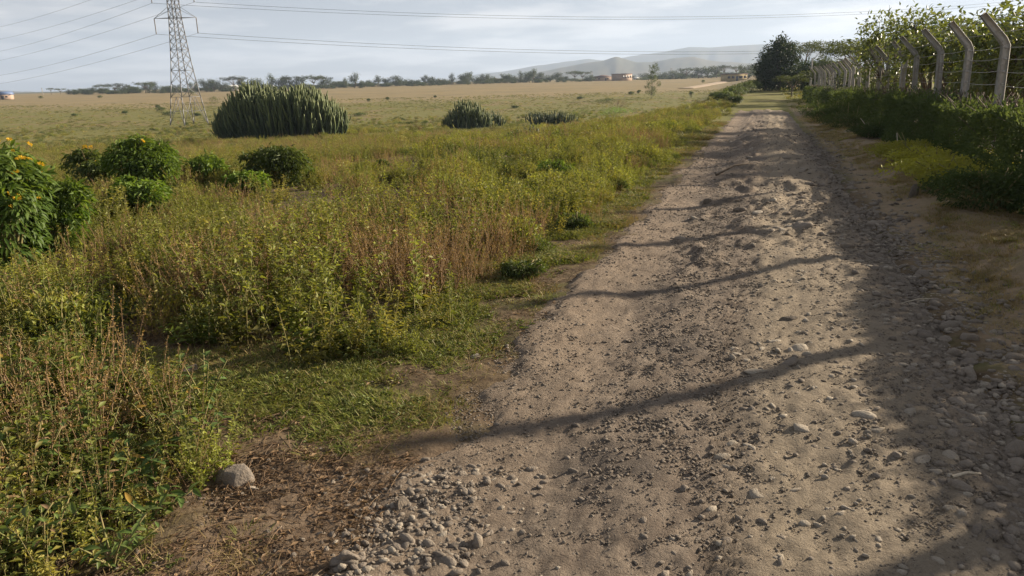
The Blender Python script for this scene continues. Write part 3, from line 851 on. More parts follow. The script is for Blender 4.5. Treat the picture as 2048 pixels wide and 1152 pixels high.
for (px, py, wp, hp), lf, n, mt, fl, nm, lb, ct in SHRUBS:
    p, w, h = by_px(px, py, wp, hp)
    CLEAR.append((p.x, p.y, w * .45))
    if wp > 70: CLEAR.append((p.x * .94, p.y * .94, w * .42))
    shrub(nm, lb, ct, p, w * 1.12, h * 1.15, lf, n, mt, fl)
p, w, h = by_px(1236, 218, 54, 24)
shrub('dead_shrub', 'brown withered shrub behind the bright green plant', 'dead shrub', p, w, h, .07, 900, 'litter', 0, None, 6, 'stem_dry')

# succulent thickets of upright ribbed branches
def branch_mesh(h, curve, forks):
    mb = MB()
    def one(base, d0, L, r):
        t = np.linspace(0, 1, 7)
        out = np.array([d0[0], d0[1], 0.0])
        p = base + out * (curve * L * (1 - (1 - t) ** 2))[:, None] + np.array([0, 0, 1.0]) * (L * (t ** 1.15))[:, None]
        rad = r * np.array([.8, 1, .92, 1.04, .95, .85, .5])
        v0 = mb.n; tube(mb, p, rad, 8)
        # four ribs: every second ring vertex drawn in; tips paler
        v = mb.v[-1]; c = np.repeat(p, 8, 0); k = (np.arange(56) % 2 == 0)
        v[:56][k] = c[k] + (v[:56][k] - c[k]) * .5
        tt = np.append(np.repeat(t, 8), 1)
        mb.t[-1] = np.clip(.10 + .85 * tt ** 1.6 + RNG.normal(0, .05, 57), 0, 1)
        return p
    p = one(np.zeros(3), (math.cos(1), math.sin(1)), h, .05)
    for k in range(forks):
        i = RNG.integers(2, 5); a = RNG.random() * 6.28
        one(p[i], (math.cos(a), math.sin(a)), h * RNG.uniform(.3, .5), .04)
    return mb
BR = [branch_mesh(1.0, c, f) for c, f in ((.08, 1), (.25, 1), (.45, 2), (.15, 2), (.4, 2), (.3, 0))]
BRM = [b.mesh('succulent_branch', M['euph'], True) for b in BR]

def succulent(label, p, w, h, depth, nb, ni, prof, thick=1.0):
    """prof: outline height over the width (0..1)"""
    t = thing('succulent_thicket', label, 'succulent', p, 0)
    qx = np.linspace(-1, 1, len(prof))
    inner = MB()
    for q in range(nb + ni):
        a, r = RNG.random() * 6.28, RNG.random() ** .5
        x, y = r * math.cos(a), r * math.sin(a)
        if q < nb: y = -abs(y)
        top = h * np.interp(x, qx, prof) * (1 - .30 * max(0, r - .5)) * RNG.uniform(.70, 1.07)
        front = -y * (q < nb)
        L = RNG.uniform(.28, .5) * h * (.7 + .3 * RNG.random())
        zb = max(-.05, top - L) if RNG.random() < .62 else max(-.05, (top - L) * RNG.random())
        M_ = Matrix.Translation((x * w / 2 * .94, y * depth / 2, zb)) @ Matrix.Rotation(math.atan2(y, x) - 1 + RNG.normal() * .5, 4, 'Z') @ Matrix.Rotation(RNG.normal() * .13, 4, 'X') @ Matrix.Rotation(RNG.normal() * .13, 4, 'Y') @ Matrix.Diagonal((L * thick * .78, L * thick * .78, min(L, top - zb + .05), 1))
        k = int(RNG.integers(len(BR)))
        if q < nb:
            o = obj('branch', BRM[k], t); o.matrix_local = M_
        else:
            v = np.concatenate(BR[k].v); v = v @ np.array(M_.to_3x3()).T + np.array(M_.translation)
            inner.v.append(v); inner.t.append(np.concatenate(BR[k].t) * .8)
            for f in BR[k].f3: inner.f3.append(f + inner.n)
            for f in BR[k].f4: inner.f4.append(f + inner.n)
            inner.n += len(v)
    # woody core of old trunks
    core = MB()
    for q in range(int(60 * w * depth / 14) + 8):
        a, r = RNG.random() * 6.28, .8 * RNG.random() ** .5
        x, y = r * math.cos(a) * w / 2, r * math.sin(a) * depth / 2
        hh = h * np.interp(r * math.cos(a), qx, prof) * .72
        tube(core, [[x * .9, y * .9, -.1], [x, y, hh * .5], [x * 1.05, y * 1.05, hh]], [.09, .08, .05], 6, .15)
    obj('trunk', core.mesh('old_trunks', M['euph'], True), t)['kind'] = 'stuff'
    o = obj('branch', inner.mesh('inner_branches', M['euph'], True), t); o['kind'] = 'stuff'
    CLEAR.append((p.x, p.y, w * .36))
    for dx in (-.3, .3): CLEAR.append((p.x + dx * w, p.y, w * .24))
    return t
p, w, h = by_px(550, 277, 272, 106)
p.y += w * .18
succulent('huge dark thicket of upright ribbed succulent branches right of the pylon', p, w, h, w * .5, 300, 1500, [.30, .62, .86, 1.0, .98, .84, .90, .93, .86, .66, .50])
p, w, h = by_px(935, 258, 122, 56)
succulent('round succulent mound alone in the middle field', p, w * .82, h, w * .6, 190, 160, [.35, .7, .95, 1, .9, .7, .5], 1.1)
p, w, h = by_px(988, 253, 46, 34)
succulent('small succulent clump touching the right side of the round mound', p, w, h, w * .7, 60, 50, [.4, .9, 1, .8, .4], 1.2)
p, w, h = by_px(1100, 250, 110, 32)
succulent('row of spiky succulent fingers left of the bright green plant', p, w, h, w * .35, 120, 60, [.6, 1, .9, .85, .95, .8, .7], 1.3)
p, w, h = by_px(1045, 282, 90, 34)
succulent('dark low succulent clump sloping down towards the camera in the weeds', p, w, h, w * .5, 90, 50, [.35, .6, .8, 1, .8], 1.2)
p, w, h = by_px(998, 292, 28, 26)
succulent('smallest dark succulent clump at the foot of the succulent row', p, w, h, w * .8, 26, 12, [.6, 1, .8], 1.2)
p, w, h = by_px(878, 292, 14, 16)
succulent('tiny two-fingered succulent sprout on bare soil below the round mound', p, w, h, w * .8, 6, 1, [.8, 1, .8], 1.2)

# trees ----------------------------------------------------------------
def tree_arrays(h, w, trunk_h, style, leaf, n, r0=.12, seed=0, limbs=9):
    tr, lf = MB(), MB()
    top = np.array([RNG.normal() * .04 * h, RNG.normal() * .04 * h, trunk_h])
    tube(tr, [[0, 0, -.2], [top[0] * .3, top[1] * .3, trunk_h * .5], top], [r0 * 1.2, r0, r0 * .8], 8)
    C = []
    for k in range(limbs):
        a = k * 2.4 + RNG.random() * .8
        if style == 'umbrella':
            r = w / 2 * (.25 + .75 * math.sqrt((k + .5) / limbs)); e = np.array([r * math.cos(a), r * math.sin(a), h * (.92 - .10 * (r / (w / 2)) ** 2) + RNG.normal() * .03 * h])
            cr = np.array([w * .20, w * .20, h * .10])
        elif style == 'dense':
            f = (k + .5) / limbs; zz = trunk_h * .5 + (h - trunk_h * .5) * f
            rad = w / 2 * (math.sin(math.pi * min(.98, .22 + .72 * f)) ** .8)
            r = rad * .62 * RNG.random() ** .4; e = np.array([r * math.cos(a), r * math.sin(a), zz]); cr = np.array([rad * .62, rad * .62, h * .13])
        elif style == 'sapling':
            f = (k + .5) / limbs; r = w / 2 * (1 - .7 * f) * RNG.uniform(.3, 1); e = np.array([r * math.cos(a) + .12 * w * f, r * math.sin(a), trunk_h + (h - trunk_h) * f]); cr = np.array([w * .17, w * .17, h * .07])
        else:
            f = RNG.random(); r = w / 2 * .75 * RNG.random() ** .4; e = np.array([r * math.cos(a), r * math.sin(a), trunk_h + (h - trunk_h) * (.25 + .62 * f * (1 - .35 * (r / (w / 2)) ** 2))]); cr = np.array([w * .18, w * .18, (h - trunk_h) * .17])
        C.append((e, cr))
        mid = top * .6 + (e * .4) + RNG.normal(0, .03 * h, 3)
        tube(tr, [top * (.75 if style != 'dense' else .5), mid, e], [r0 * .6, r0 * .35, r0 * .12], 5)
        for q in range(3):
            tube(tr, [mid + (e - mid) * RNG.uniform(.2, .8), e + RNG.normal(0, .5, 3) * cr], [r0 * .16, r0 * .05], 4)
    m = n // limbs
    for e, cr in C:
        # leaves gathered in small sprays inside each clump
        ns = max(4, m // 9)
        sp = unit(RNG.normal(0, 1, (ns, 3))) * (RNG.random((ns, 1)) ** .45) * cr + e
        k = RNG.integers(0, ns, m)
        off = RNG.normal(0, 1, (m, 3)) * leaf * .8 * ([1.4, 1.4, .5] if style == 'umbrella' else [1, 1, 1])
        b = sp[k] + off
        d = unit(b - e) + RNG.normal(0, .6, (m, 3)) + [0, 0, -.25 if style != 'umbrella' else .1]
        L = leaf * RNG.uniform(.6, 1.3, m)
        leaves(lf, b, d, RNG.normal(0, .5, (m, 3)) + [0, 0, 1], L, L * (.42 if style != 'umbrella' else .5), np.clip(RNG.normal(.5, .25, m), 0, 1), .3, style == 'broad')
    return tr, lf

def tree(label, p, h, w, trunk_h, style, leaf, n, mat, name='tree', cat='tree', r0=.12, limbs=9, group=None):
    t = thing(name, label, cat, p, 0, group)
    tr, lf = tree_arrays(h, w, trunk_h, style, leaf, n, r0, 0, limbs)
    obj('trunk', tr.mesh('trunk', M['wood'], True), t); obj('crown', lf.mesh('crown', M[mat]), t)
    return t

p = spot(1302, 196); h = lift(p, 128)
tree('slender sparse young tree alone in the pasture left of the road', p, h, h * .55, h * .10, 'sapling', .17, 4200, 'shrub_dk', 'young_tree', 'tree', .03, 16)
p = stand(1556, 92); h = lift(p, 72) * .88
tree('tall dense dark green tree where the road ends', p, h, 5.6, 1.2, 'dense', .30, 9000, 'dense', 'dense_tree', 'tree', .2, 26)
p = stand(1530, 95); h = lift(p, 112)
tree('lower dark tree at the left foot of the tall dense one', p, h, 3.6, .8, 'dense', .28, 3000, 'dense', 'dense_tree', 'tree', .15, 12)
p = stand(1602, 100); h = lift(p, 84)
tree('feathery flat-topped acacia just right of the tall dense tree', p, h, 6.4, h * .45, 'umbrella', .20, 2600, 'acacia', 'acacia_tree', 'acacia', .13, 12)
p = stand(1612, 88); h = lift(p, 128)
tree('low dark bushy tree beneath the feathery acacia', p, h, 6.0, .5, 'dense', .28, 3600, 'dense', 'dense_tree', 'tree', .15, 14)
p = stand(1668, 80); h = lift(p, 112)
tree('grey-green tree between the acacia and the spreading acacia grove', p, h, 4.2, 1.2, 'broad', .25, 2200, 'far', 'grove_tree', 'tree', .13, 12)
p = stand(1722, 56); h = lift(p, 78)
tree('spreading pale acacia behind the far fence posts', p, h, 5.0, h * .4, 'umbrella', .15, 4200, 'acacia', 'acacia_tree', 'acacia', .11, 16)
p = stand(1768, 44); h = lift(p, 88)
tree('second spreading acacia close to the broad-leaved trees', p, h, 4.2, h * .35, 'umbrella', .13, 4200, 'acacia', 'acacia_tree', 'acacia', .11, 16)
p = stand(1672, 62); h = lift(p, 138)
tree('low wide thorn tree with a flat yellowish top behind the fence end', p, h, 5.2, h * .35, 'umbrella', .15, 4200, 'acacia', 'thorn_tree', 'tree', .1, 14)
p = stand(1745, 40); h = lift(p, 128)
tree('low bushy tree in the gap under the spreading acacias', p, h, 4.6, .3, 'broad', .14, 4200, 'acacia', 'grove_tree', 'tree', .1, 14)
p = spot(1582, 196); h = lift(p, 150)
tree('small dark flat-topped thorn tree beside the end of the road', p, h, h * 1.3, h * .5, 'umbrella', .11, 1500, 'acacia', 'thorn_tree', 'tree', .05, 9)
for px, Y, top, w, lb in ((1805, 27.0, 38, 3.3, 'leftmost broad-leaved tree behind the concrete posts, with a raised shoot'),
                          (1862, 23.5, 34, 3.1, 'second broad-leaved tree from the left behind the fence'),
                          (1925, 20.5, 30, 2.8, 'third broad-leaved tree from the left behind the fence'),
                          (1990, 18.3, 44, 2.5, 'fourth broad-leaved tree from the left behind the fence'),
                          (2058, 16.5, 26, 2.4, 'rightmost broad-leaved tree cut by the right picture edge')):
    p = stand(px, Y); h = lift(p, top) * 1.10
    tree(lb, p, h, w * 1.1, .7, 'broad', .155, 2900, 'mango', 'broadleaf_tree', 'tree', .09, 15)

# hedge along the fence -------------------------------------------------
def hedge():
    t = thing('hedge', 'long dark clipped hedge running along the concrete post fence', 'hedge', (0, 0, 0))
    lf, st = MB(), MB()
    def patch(n, y0, y1, leafsize, p=1.0):
        y = y0 + (y1 - y0) * RNG.random(n) ** p
        top = .98 + .18 * (fbm(y * .6, y * 0, 91, 3) - .5) * 2
        q = RNG.random(n)
        inset = .14 * RNG.random(n) ** 1.5
        face = q < .60                                 # road side, else top, else back
        back = q > .90
        u = np.where(face, -.62 + inset, np.where(back, .55 - inset, RNG.uniform(-.6, .55, n)))
        z = np.where(face | back, RNG.random(n) ** .85 * top, top - inset)
        u = u + (fbm(y * 1.1, z * 1.6, 92, 3) - .5) * .34 - .12 * (1 - z / top) * face
        x = fence_x(y) - .18 + u
        nx = np.where(face, -1, np.where(back, 1, 0)); nz = np.where(face | back, .25, 1)
        nr = np.stack([nx, -.3 * nx * 0, nz], -1) + RNG.normal(0, .45, (n, 3))
        d = RNG.normal(0, .7, (n, 3)) + np.stack([nx * .5, 0 * nx, .45 + 0 * nx], -1)
        L = leafsize * RNG.uniform(.6, 1.3, n)
        zz = z + ground(x, y)
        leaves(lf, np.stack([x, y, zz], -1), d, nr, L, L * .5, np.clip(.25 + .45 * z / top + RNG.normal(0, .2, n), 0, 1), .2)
        # shoots above the top
    patch(26000, 3.0, 9, .055); patch(42000, 9, 20, .06); patch(26000, 20, 40, .075); patch(9000, 40, 62, .11)
    n = 1500
    y = 3 + 45 * RNG.random(n) ** 1.4; x = fence_x(y) - .18 + RNG.uniform(-.6, .5, n); z0 = .97 + .36 * (fbm(y * .6, y * 0, 91, 3) - .5) + ground(x, y)
    for k in range(5):
        b = np.stack([x, y, z0 + k * .05 * RNG.random(n)], -1)
        leaves(lf, b, RNG.normal(0, .5, (n, 3)) + [0, 0, .9], RNG.normal(0, 1, (n, 3)), .07, .03, RNG.random(n), .2)
    for yy in np.arange(3.2, 60, .35):
        for k in range(3):
            xx = float(fence_x(yy)) - .18 + RNG.normal() * .15; g = float(ground(xx, yy))
            tube(st, [[xx, yy, g - .05], [xx + RNG.normal() * .1, yy + RNG.normal() * .1, g + .6], [xx + RNG.normal() * .2, yy + RNG.normal() * .2, g + 1.2]], [.016, .012, .006], 4)
    # shaded woody inside
    core = MB()
    for yy in np.arange(3.2, 60, .12):
        for k in range(4):
            xx = float(fence_x(yy)) - .18 + RNG.uniform(-.35, .3); g = float(ground(xx, yy)); zz = RNG.uniform(.1, 1.0)
            e = RNG.normal(0, .25, 3)
            tube(core, [[xx, yy, g + zz], [xx + e[0], yy + e[1], g + min(1.2, zz + abs(e[2]))]], [.008, .004], 3, .5, False)
    obj('stems', st.mesh('hedge_stems', M['wood']), t); obj('twigs', core.mesh('hedge_twigs', M['wood']), t)['kind'] = 'stuff'
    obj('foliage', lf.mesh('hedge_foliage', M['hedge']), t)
hedge()
LOW = [  # y along the fence, offset to the road, width, height, material, words
    (9.0, -1.10, 1.7, .52, 'hedge', 'low dark green shrub at the hedge foot by the right picture edge'),
    (10.6, -1.05, 1.7, .46, 'lime', 'nearest low yellow-green shrub at the foot of the hedge'),
    (12.2, -1.0, 1.7, .46, 'lime', 'second low yellow-green shrub along the hedge foot'),
    (13.9, -1.0, 1.8, .42, 'lime', 'third low yellow-green shrub along the hedge foot, beside the bent stick'),
    (19.5, -.95, 1.5, .40, 'hedge', 'low dark shrub at the hedge foot near the leaning pale stick'),
    (24.0, -1.1, 2.2, .55, 'shrub_dk', 'green low shrub farther along the hedge foot'),
    (27.5, -1.3, 2.4, .70, 'hedge', 'dark bulging shrub where the hedge meets the road'),
    (31.0, -1.3, 2.6, .70, 'hedge', 'farthest dark shrub in front of the hedge'),
]
for yy, dx, w, h, mt, lb in LOW:
    x = float(fence_x(yy)) + dx
    shrub('low_shrub', lb, 'shrub', (x, yy, float(land(x, yy))), w, h, .05, 4200, mt, 0, None, 8, 'stem', .35, .2)
#@@FENCE
# ================================================================== concrete post fence
def fence():
    t = thing('wire_fence', 'wire fence on leaning-armed concrete posts above the hedge', 'fence', (0, 0, 0))
    def post():
        mb = MB()
        P = [(0, 0, -.3), (0, 0, 1.0), (0, 0, 2.06), (-.06, 0, 2.16), (-.40, 0, 2.56)]
        W = [.135, .13, .12, .125, .10]; D = [.13, .125, .115, .115, .095]
        ang = [0, 0, .1, .5, .70]
        v = []
        for (x, y, z), w, d, a in zip(P, W, D, ang):
            for i, j in ((-1, -1), (1, -1), (1, 1), (-1, 1)):
                c = .78
                for ii, jj in ((i * c, j), (i, j * c)) if i * j > 0 else ((i, j * c), (i * c, j)):
                    v.append((x + ii * w / 2 * math.cos(a), y + jj * d / 2, z + ii * w / 2 * math.sin(a)))
        n = 8; f4 = [[k * n + q, k * n + (q + 1) % n, (k + 1) * n + (q + 1) % n, (k + 1) * n + q] for k in range(4) for q in range(n)]
        f4 += [[32, 33, 34, 35], [32, 35, 36, 39], [36, 37, 38, 39]]
        mb.add(v, None, f4)
        # small nail holes and wire ties along the inner face
        for z in (1.45, 1.65, 1.85, 2.02): box(mb, (0, -.068, z), (.03, .014, .03))
        return mb.mesh('fence_post', M['concrete'])
    pm = post()
    ys = [1.9, 4.25, 6.56, 8.83, 10.9, 12.94, 15.26, 17.5, 20.2] + list(np.arange(22.6, 62, 2.35))
    A = math.atan(.33)
    tops = []
    for y in ys:
        x = float(fence_x(y)); o = obj('post', pm, t, (x, y, float(ground(x, y)) - .10))
        o.rotation_euler = (RNG.normal() * .02, RNG.normal() * .035, -A + RNG.normal() * .12)
        tops.append((x, y, float(ground(x, y)) - .10))
    for dx, z in ((-.07, 1.45), (-.07, 1.66), (-.07, 1.86), (-.07, 2.04), (-.20, 2.28), (-.36, 2.48)):
        mb = MB(); pts = []
        for (a, b) in zip(tops[:-1], tops[1:]):
            for f in (0, .25, .5, .75):
                p = np.array(a) * (1 - f) + np.array(b) * f
                pts.append(p + [dx * math.cos(A), dx * -math.sin(A) * -1 * 0, z - .03 * 4 * f * (1 - f)])
        tube(mb, pts, .004, 4)
        obj('wire', mb.mesh('fence_wire', M['barb']), t)
fence()

# ================================================================== transmission line
def pylon():
    p = spot(379, 250); 
    hx = lift(p, 36)                      # lower cross arm
    k = p.y / FPX
    half = 70 * k / 2 / math.sqrt(2) * 1.02
    hb = lift(p, 141); hw = half * .42
    t = thing('pylon', 'grey steel lattice electricity pylon standing in the left pasture', 'pylon', p, R(45 + 8))
    levels = [0, .07, .16, .27, .40, .52, .62, .71, .79, .86, .93, 1.0, 1.07, 1.14, 1.21, 1.28, 1.35, 1.42, 1.5]
    def wid(f):
        return np.interp(f, [0, .40, .62, 1.0, 1.5], [half, half * .66, half * .50, half * .32, half * .24])
    corner = [(-1, -1), (1, -1), (1, 1), (-1, 1)]
    c = lambda f, i: np.array([corner[i % 4][0] * wid(f), corner[i % 4][1] * wid(f), f * hx])
    w = .11
    for i in range(4):
        mb = MB()
        for f0, f1 in zip(levels[:-1], levels[1:]): bar(mb, c(f0, i), c(f1, i), w)
        bar(mb, c(0, i) - [0, 0, .8], c(0, i), w * 2.2)
        obj('leg', mb.mesh('pylon_leg', M['steel']), t)
    for i in range(4):
        mb = MB()
        # base: big K bracing
        A0, B0, A1, B1 = c(0, i), c(0, i + 1), c(.27, i), c(.27, i + 1)
        m1 = (A1 + B1) / 2; a, b = c(.13, i), c(.13, i + 1)
        bar(mb, A0, m1, w * .55); bar(mb, B0, m1, w * .55)
        bar(mb, c(.13, i), (A0 + m1) / 2, w * .45); bar(mb, c(.13, i + 1), (B0 + m1) / 2, w * .45)
        bar(mb, (A0 + m1) / 2, (B0 + m1) / 2, w * .4)
        bar(mb, A1, B1, w * .5)
        for f0, f1 in zip(levels[3:-1], levels[4:]):
            bar(mb, c(f0, i), c(f1, i + 1), w * .5); bar(mb, c(f0, i + 1), c(f1, i), w * .5)
        for f in (.52, .71, 1.0, 1.21): bar(mb, c(f, i), c(f, i + 1), w * .5)
        obj('bracing', mb.mesh('pylon_bracing', M['steel']), t)
    arm = lift(p, 36) * 0 + 39.5 * k
    ends = []
    inv = Matrix.Rotation(-t.rotation_euler.z, 3, 'Z')
    for f in (1.0, 1.28):
        mb = MB(); wf = wid(f)
        for sgn in (-1, 1):
            tip = np.array(inv @ Vector((sgn * arm, sgn * .0 + .0, 0))); tip[2] = f * hx
            near = sorted(range(4), key=lambda i: -np.dot(c(f, i)[:2], tip[:2]))[:3]
            for i in near:
                bar(mb, c(f, i), tip, w * .5)
            for i in near[:2]:
                bar(mb, c(f + .10, i), tip, w * .45)
            ends.append((tip, f, sgn))
        obj('cross_arm', mb.mesh('pylon_cross_arm', M['steel']), t)
    att = []
    for tip, f, sgn in ends:
        mb = MB(); L = 28 * k
        zz = np.linspace(0, -L, 25)
        tube(mb, [[tip[0], tip[1], tip[2] + q] for q in zz], np.where(np.arange(25) % 2, .10, .045), 6)
        obj('insulator', mb.mesh('insulator_string', M['glass_str'], True), t)
        wp = Vector(p) + Matrix.Rotation(t.rotation_euler.z, 3, 'Z') @ Vector((tip[0], tip[1], tip[2] - L))
        att.append((wp, f, sgn))
    return p, att
PYL, ATT = pylon()

def point_at(px, py, Y):
    d = ray(px, py); return np.array([d[0] * Y, Y, H + d[2] * Y])
def wire_between(name, label, a, b, sag, r=.022):
    mb = MB(); t = np.linspace(0, 1, 60)[:, None]
    p = np.asarray(a) * (1 - t) + np.asarray(b) * t; p[:, 2] -= (4 * sag * t * (1 - t))[:, 0]
    tube(mb, p, r, 4, .5, False)
    o = obj(name, mb.mesh('power_line', M['wire'])); tag(o, label, 'power line')
FAC = {(1.0, 1): ((-90, 178), 'lower right'), (1.0, -1): ((-90, 160), 'lower left'), (1.28, 1): ((-90, 135), 'upper right'), (1.28, -1): ((-90, 116), 'upper left')}
for wp, f, sgn in ATT:
    (px, py), word = FAC[(f, sgn)]
    wire_between('power_line', 'thin wire leaving the pylon to the left from its %s arm tip' % word, wp, point_at(px, py, PYL.y * 2.1), 1.5, .020)
for wp, f, sgn in ATT:
    _, word = FAC[(f, sgn)]
    y1 = (62 if sgn > 0 else 70) if f == 1.0 else (-18 if sgn > 0 else -10)
    wire_between('power_line', 'long wire from the pylon\'s %s arm tip across the sky to the right' % word, wp, point_at(2350, y1 - 17, PYL.y * 1.5), 4.6, .022)
# the pylon's top arm is above the picture; its two wires come down into view on the left
for (a, b, word) in (((300, -45), (-90, 68), 'uppermost'), ((380, -38), (-90, 93), 'second highest')):
    wire_between('power_line', '%s of the wires slanting down to the left picture edge' % word, point_at(a[0], a[1], PYL.y), point_at(b[0], b[1], PYL.y * 2.1), 1.5, .020)

def pole(label, p, h, r, cross=True):
    mb = MB(); tube(mb, [[0, 0, -.3], [0, 0, h * .5], [0, 0, h]], [r, r * .85, r * .7], 8)
    t = thing('utility_pole', label, 'pole', p)
    obj('pole_shaft', mb.mesh('pole_shaft', M['concrete'], True), t)
    if cross:
        c = MB(); box(c, (0, 0, h * .94), (h * .22, .1, .1)); obj('cross_arm', c.mesh('pole_arm', M['wood']), t)
p = stand(1619, 70); pole('pale upright pole in front of the dark trees at the road end', p, lift(p, 116), .10, False)
p = stand(1798, 21.5); pole('thin pale post standing between two fence posts', p, lift(p, 128), .035, False)
p = stand(1184, 520); pole('faint utility pole left of the distant houses', p, lift(p, 143), .25)
p = stand(1341, 520); pole('faint utility pole right of the distant houses', p, lift(p, 136), .25)
p = stand(86, 420); pole('faint utility pole near the far left trees', p, lift(p, 176), .2)
#@@FAR
# ================================================================== far side of the plain
def house(label, px, Y, wpx, top, wall, roof, roof_kind='gable', depth=6.0, rz=.25, doors=1, wins=2, eave=None):
    p = stand(px, Y); w = wpx * Y / FPX; h = lift(p, top); eh = h * (.62 if roof_kind != 'flat' else 1.0)
    t = thing('house', label, 'house', p, rz)
    mb = MB(); box(mb, (0, 0, eh / 2 - .3), (w, depth, eh + .6)); obj('wall', mb.mesh('house_wall', wall), t)
    mb = MB(); o = .35
    if roof_kind == 'gable':
        a, d, z0, z1 = w / 2 + o, depth / 2 + o, eh - .05, h
        v = [(-a, -d, z0), (a, -d, z0), (a, d, z0), (-a, d, z0), (-a, 0, z1), (a, 0, z1)]
        mb.add(v, [[0, 4, 3], [1, 2, 5]], [[0, 1, 5, 4], [2, 3, 4, 5], [3, 2, 1, 0]])
    elif roof_kind == 'hip':
        a, d, z0, z1 = w / 2 + o, depth / 2 + o, eh - .05, h
        v = [(-a, -d, z0), (a, -d, z0), (a, d, z0), (-a, d, z0), (-a * .12, 0, z1), (a * .12, 0, z1)]
        mb.add(v, [[0, 4, 3], [1, 2, 5]], [[0, 1, 5, 4], [2, 3, 4, 5], [3, 2, 1, 0]])
    else:
        box(mb, (0, 0, h + .12), (w + .5, depth + .5, .24))
    obj('roof', mb.mesh('house_roof', roof), t)
    for k in range(wins):
        x = (k + .5) / wins * w - w / 2
        if abs(x) < .8 and doors: x += 1.4
        mb = MB(); box(mb, (x, -depth / 2, eh * .58), (min(1.3, w * .14), .16, eh * .32))
        obj('window', mb.mesh('house_window', M['dark']), t)
    for k in range(doors):
        mb = MB(); box(mb, (0, -depth / 2, eh * .36), (1.0, .2, eh * .72)); obj('door', mb.mesh('house_door', M['dark']), t)
M['dark'] = plain('dark_opening', (.035, .035, .04), (.05, .045, .04), 2, .3, .5)
W1 = plain('peach_plaster', (.40, .29, .215), (.34, .25, .19), 1); W2 = plain('cream_plaster', (.62, .58, .50), (.5, .46, .4), 1)
W3 = plain('ochre_plaster', (.40, .31, .16), (.34, .27, .14), 1); RF1 = plain('brown_tile', (.20, .13, .11), (.15, .11, .10), 2)
RF2 = plain('blue_sheet_metal', (.10, .16, .30), (.09, .13, .24), 2, .5, .5); RF3 = plain('pale_sheet_metal', (.62, .62, .60), (.5, .5, .49), 2, .5, .5)
house('small peach house with a blue metal roof at the far left edge', 8, 330, 26, 183, W1, RF2, 'gable', 6, .35)
house('peach house with brown hipped roof in front of the hills', 1205, 520, 42, 150, W1, RF1, 'hip', 10, .3, 1, 3)
house('boxy two-storey unfinished building with orange side wall near the hills', 1243, 500, 28, 148, W1, RF1, 'flat', 9, .7, 0, 4)
house('low pale outbuilding between the hipped house and the boxy building', 1226, 540, 16, 154, W2, RF3, 'flat', 6, .2, 1, 1)
house('tiny white hut right of the boxy building', 1271, 530, 8, 155, W2, RF3, 'gable', 4, .2, 1, 0)
house('long low ochre building among trees right of the pale track', 1466, 330, 40, 148.5, W3, RF1, 'flat', 7, .1, 1, 5)
house('pale roofed building just left of the big succulent thicket\'s top', 462, 480, 30, 170, W2, RF3, 'gable', 8, .3)
house('white house seen through the far trees above the succulent thicket', 534, 500, 26, 170, W2, RF3, 'gable', 7, -.3)
house('low brown-roofed house in the treeline right of the white house', 575, 510, 30, 174, W1, RF1, 'gable', 7, .2)
house('small pale house in the middle of the far treeline', 876, 560, 18, 160, W2, RF3, 'gable', 7, .2)
house('cream house half hidden by the far trees near the hills', 990, 560, 24, 156, W2, RF1, 'hip', 7, -.2)

PROT = []
for style, h, w, th, leaf, n in (('umbrella', 8, 13, 4.2, .55, 900), ('umbrella', 7, 11, 3.4, .5, 800), ('broad', 7, 7.5, 1.6, .6, 900), ('broad', 9, 6, 2.5, .6, 900), ('dense', 8, 6, 1.0, .6, 1000), ('broad', 4, 7, .6, .5, 800), ('dense', 3.2, 6, .3, .5, 700), ('umbrella', 9, 9, 5.5, .55, 600)):
    tr, lf = tree_arrays(h, w, th, style, leaf, n, .22, 0, 12)
    PROT.append((tr.mesh('far_trunk', M['wood']), lf.mesh('far_crown', M['far']), h))
def far_tree(k, px, Y, sc, label, group, sxy=1.0, name='far_tree', cat='tree'):
    p = stand(px, Y)
    t = thing(name, label, cat, p, RNG.random() * 6.28, group); t.scale = (sc * sxy, sc * sxy, sc)
    obj('trunk', PROT[k][0], t); obj('crown', PROT[k][1], t)
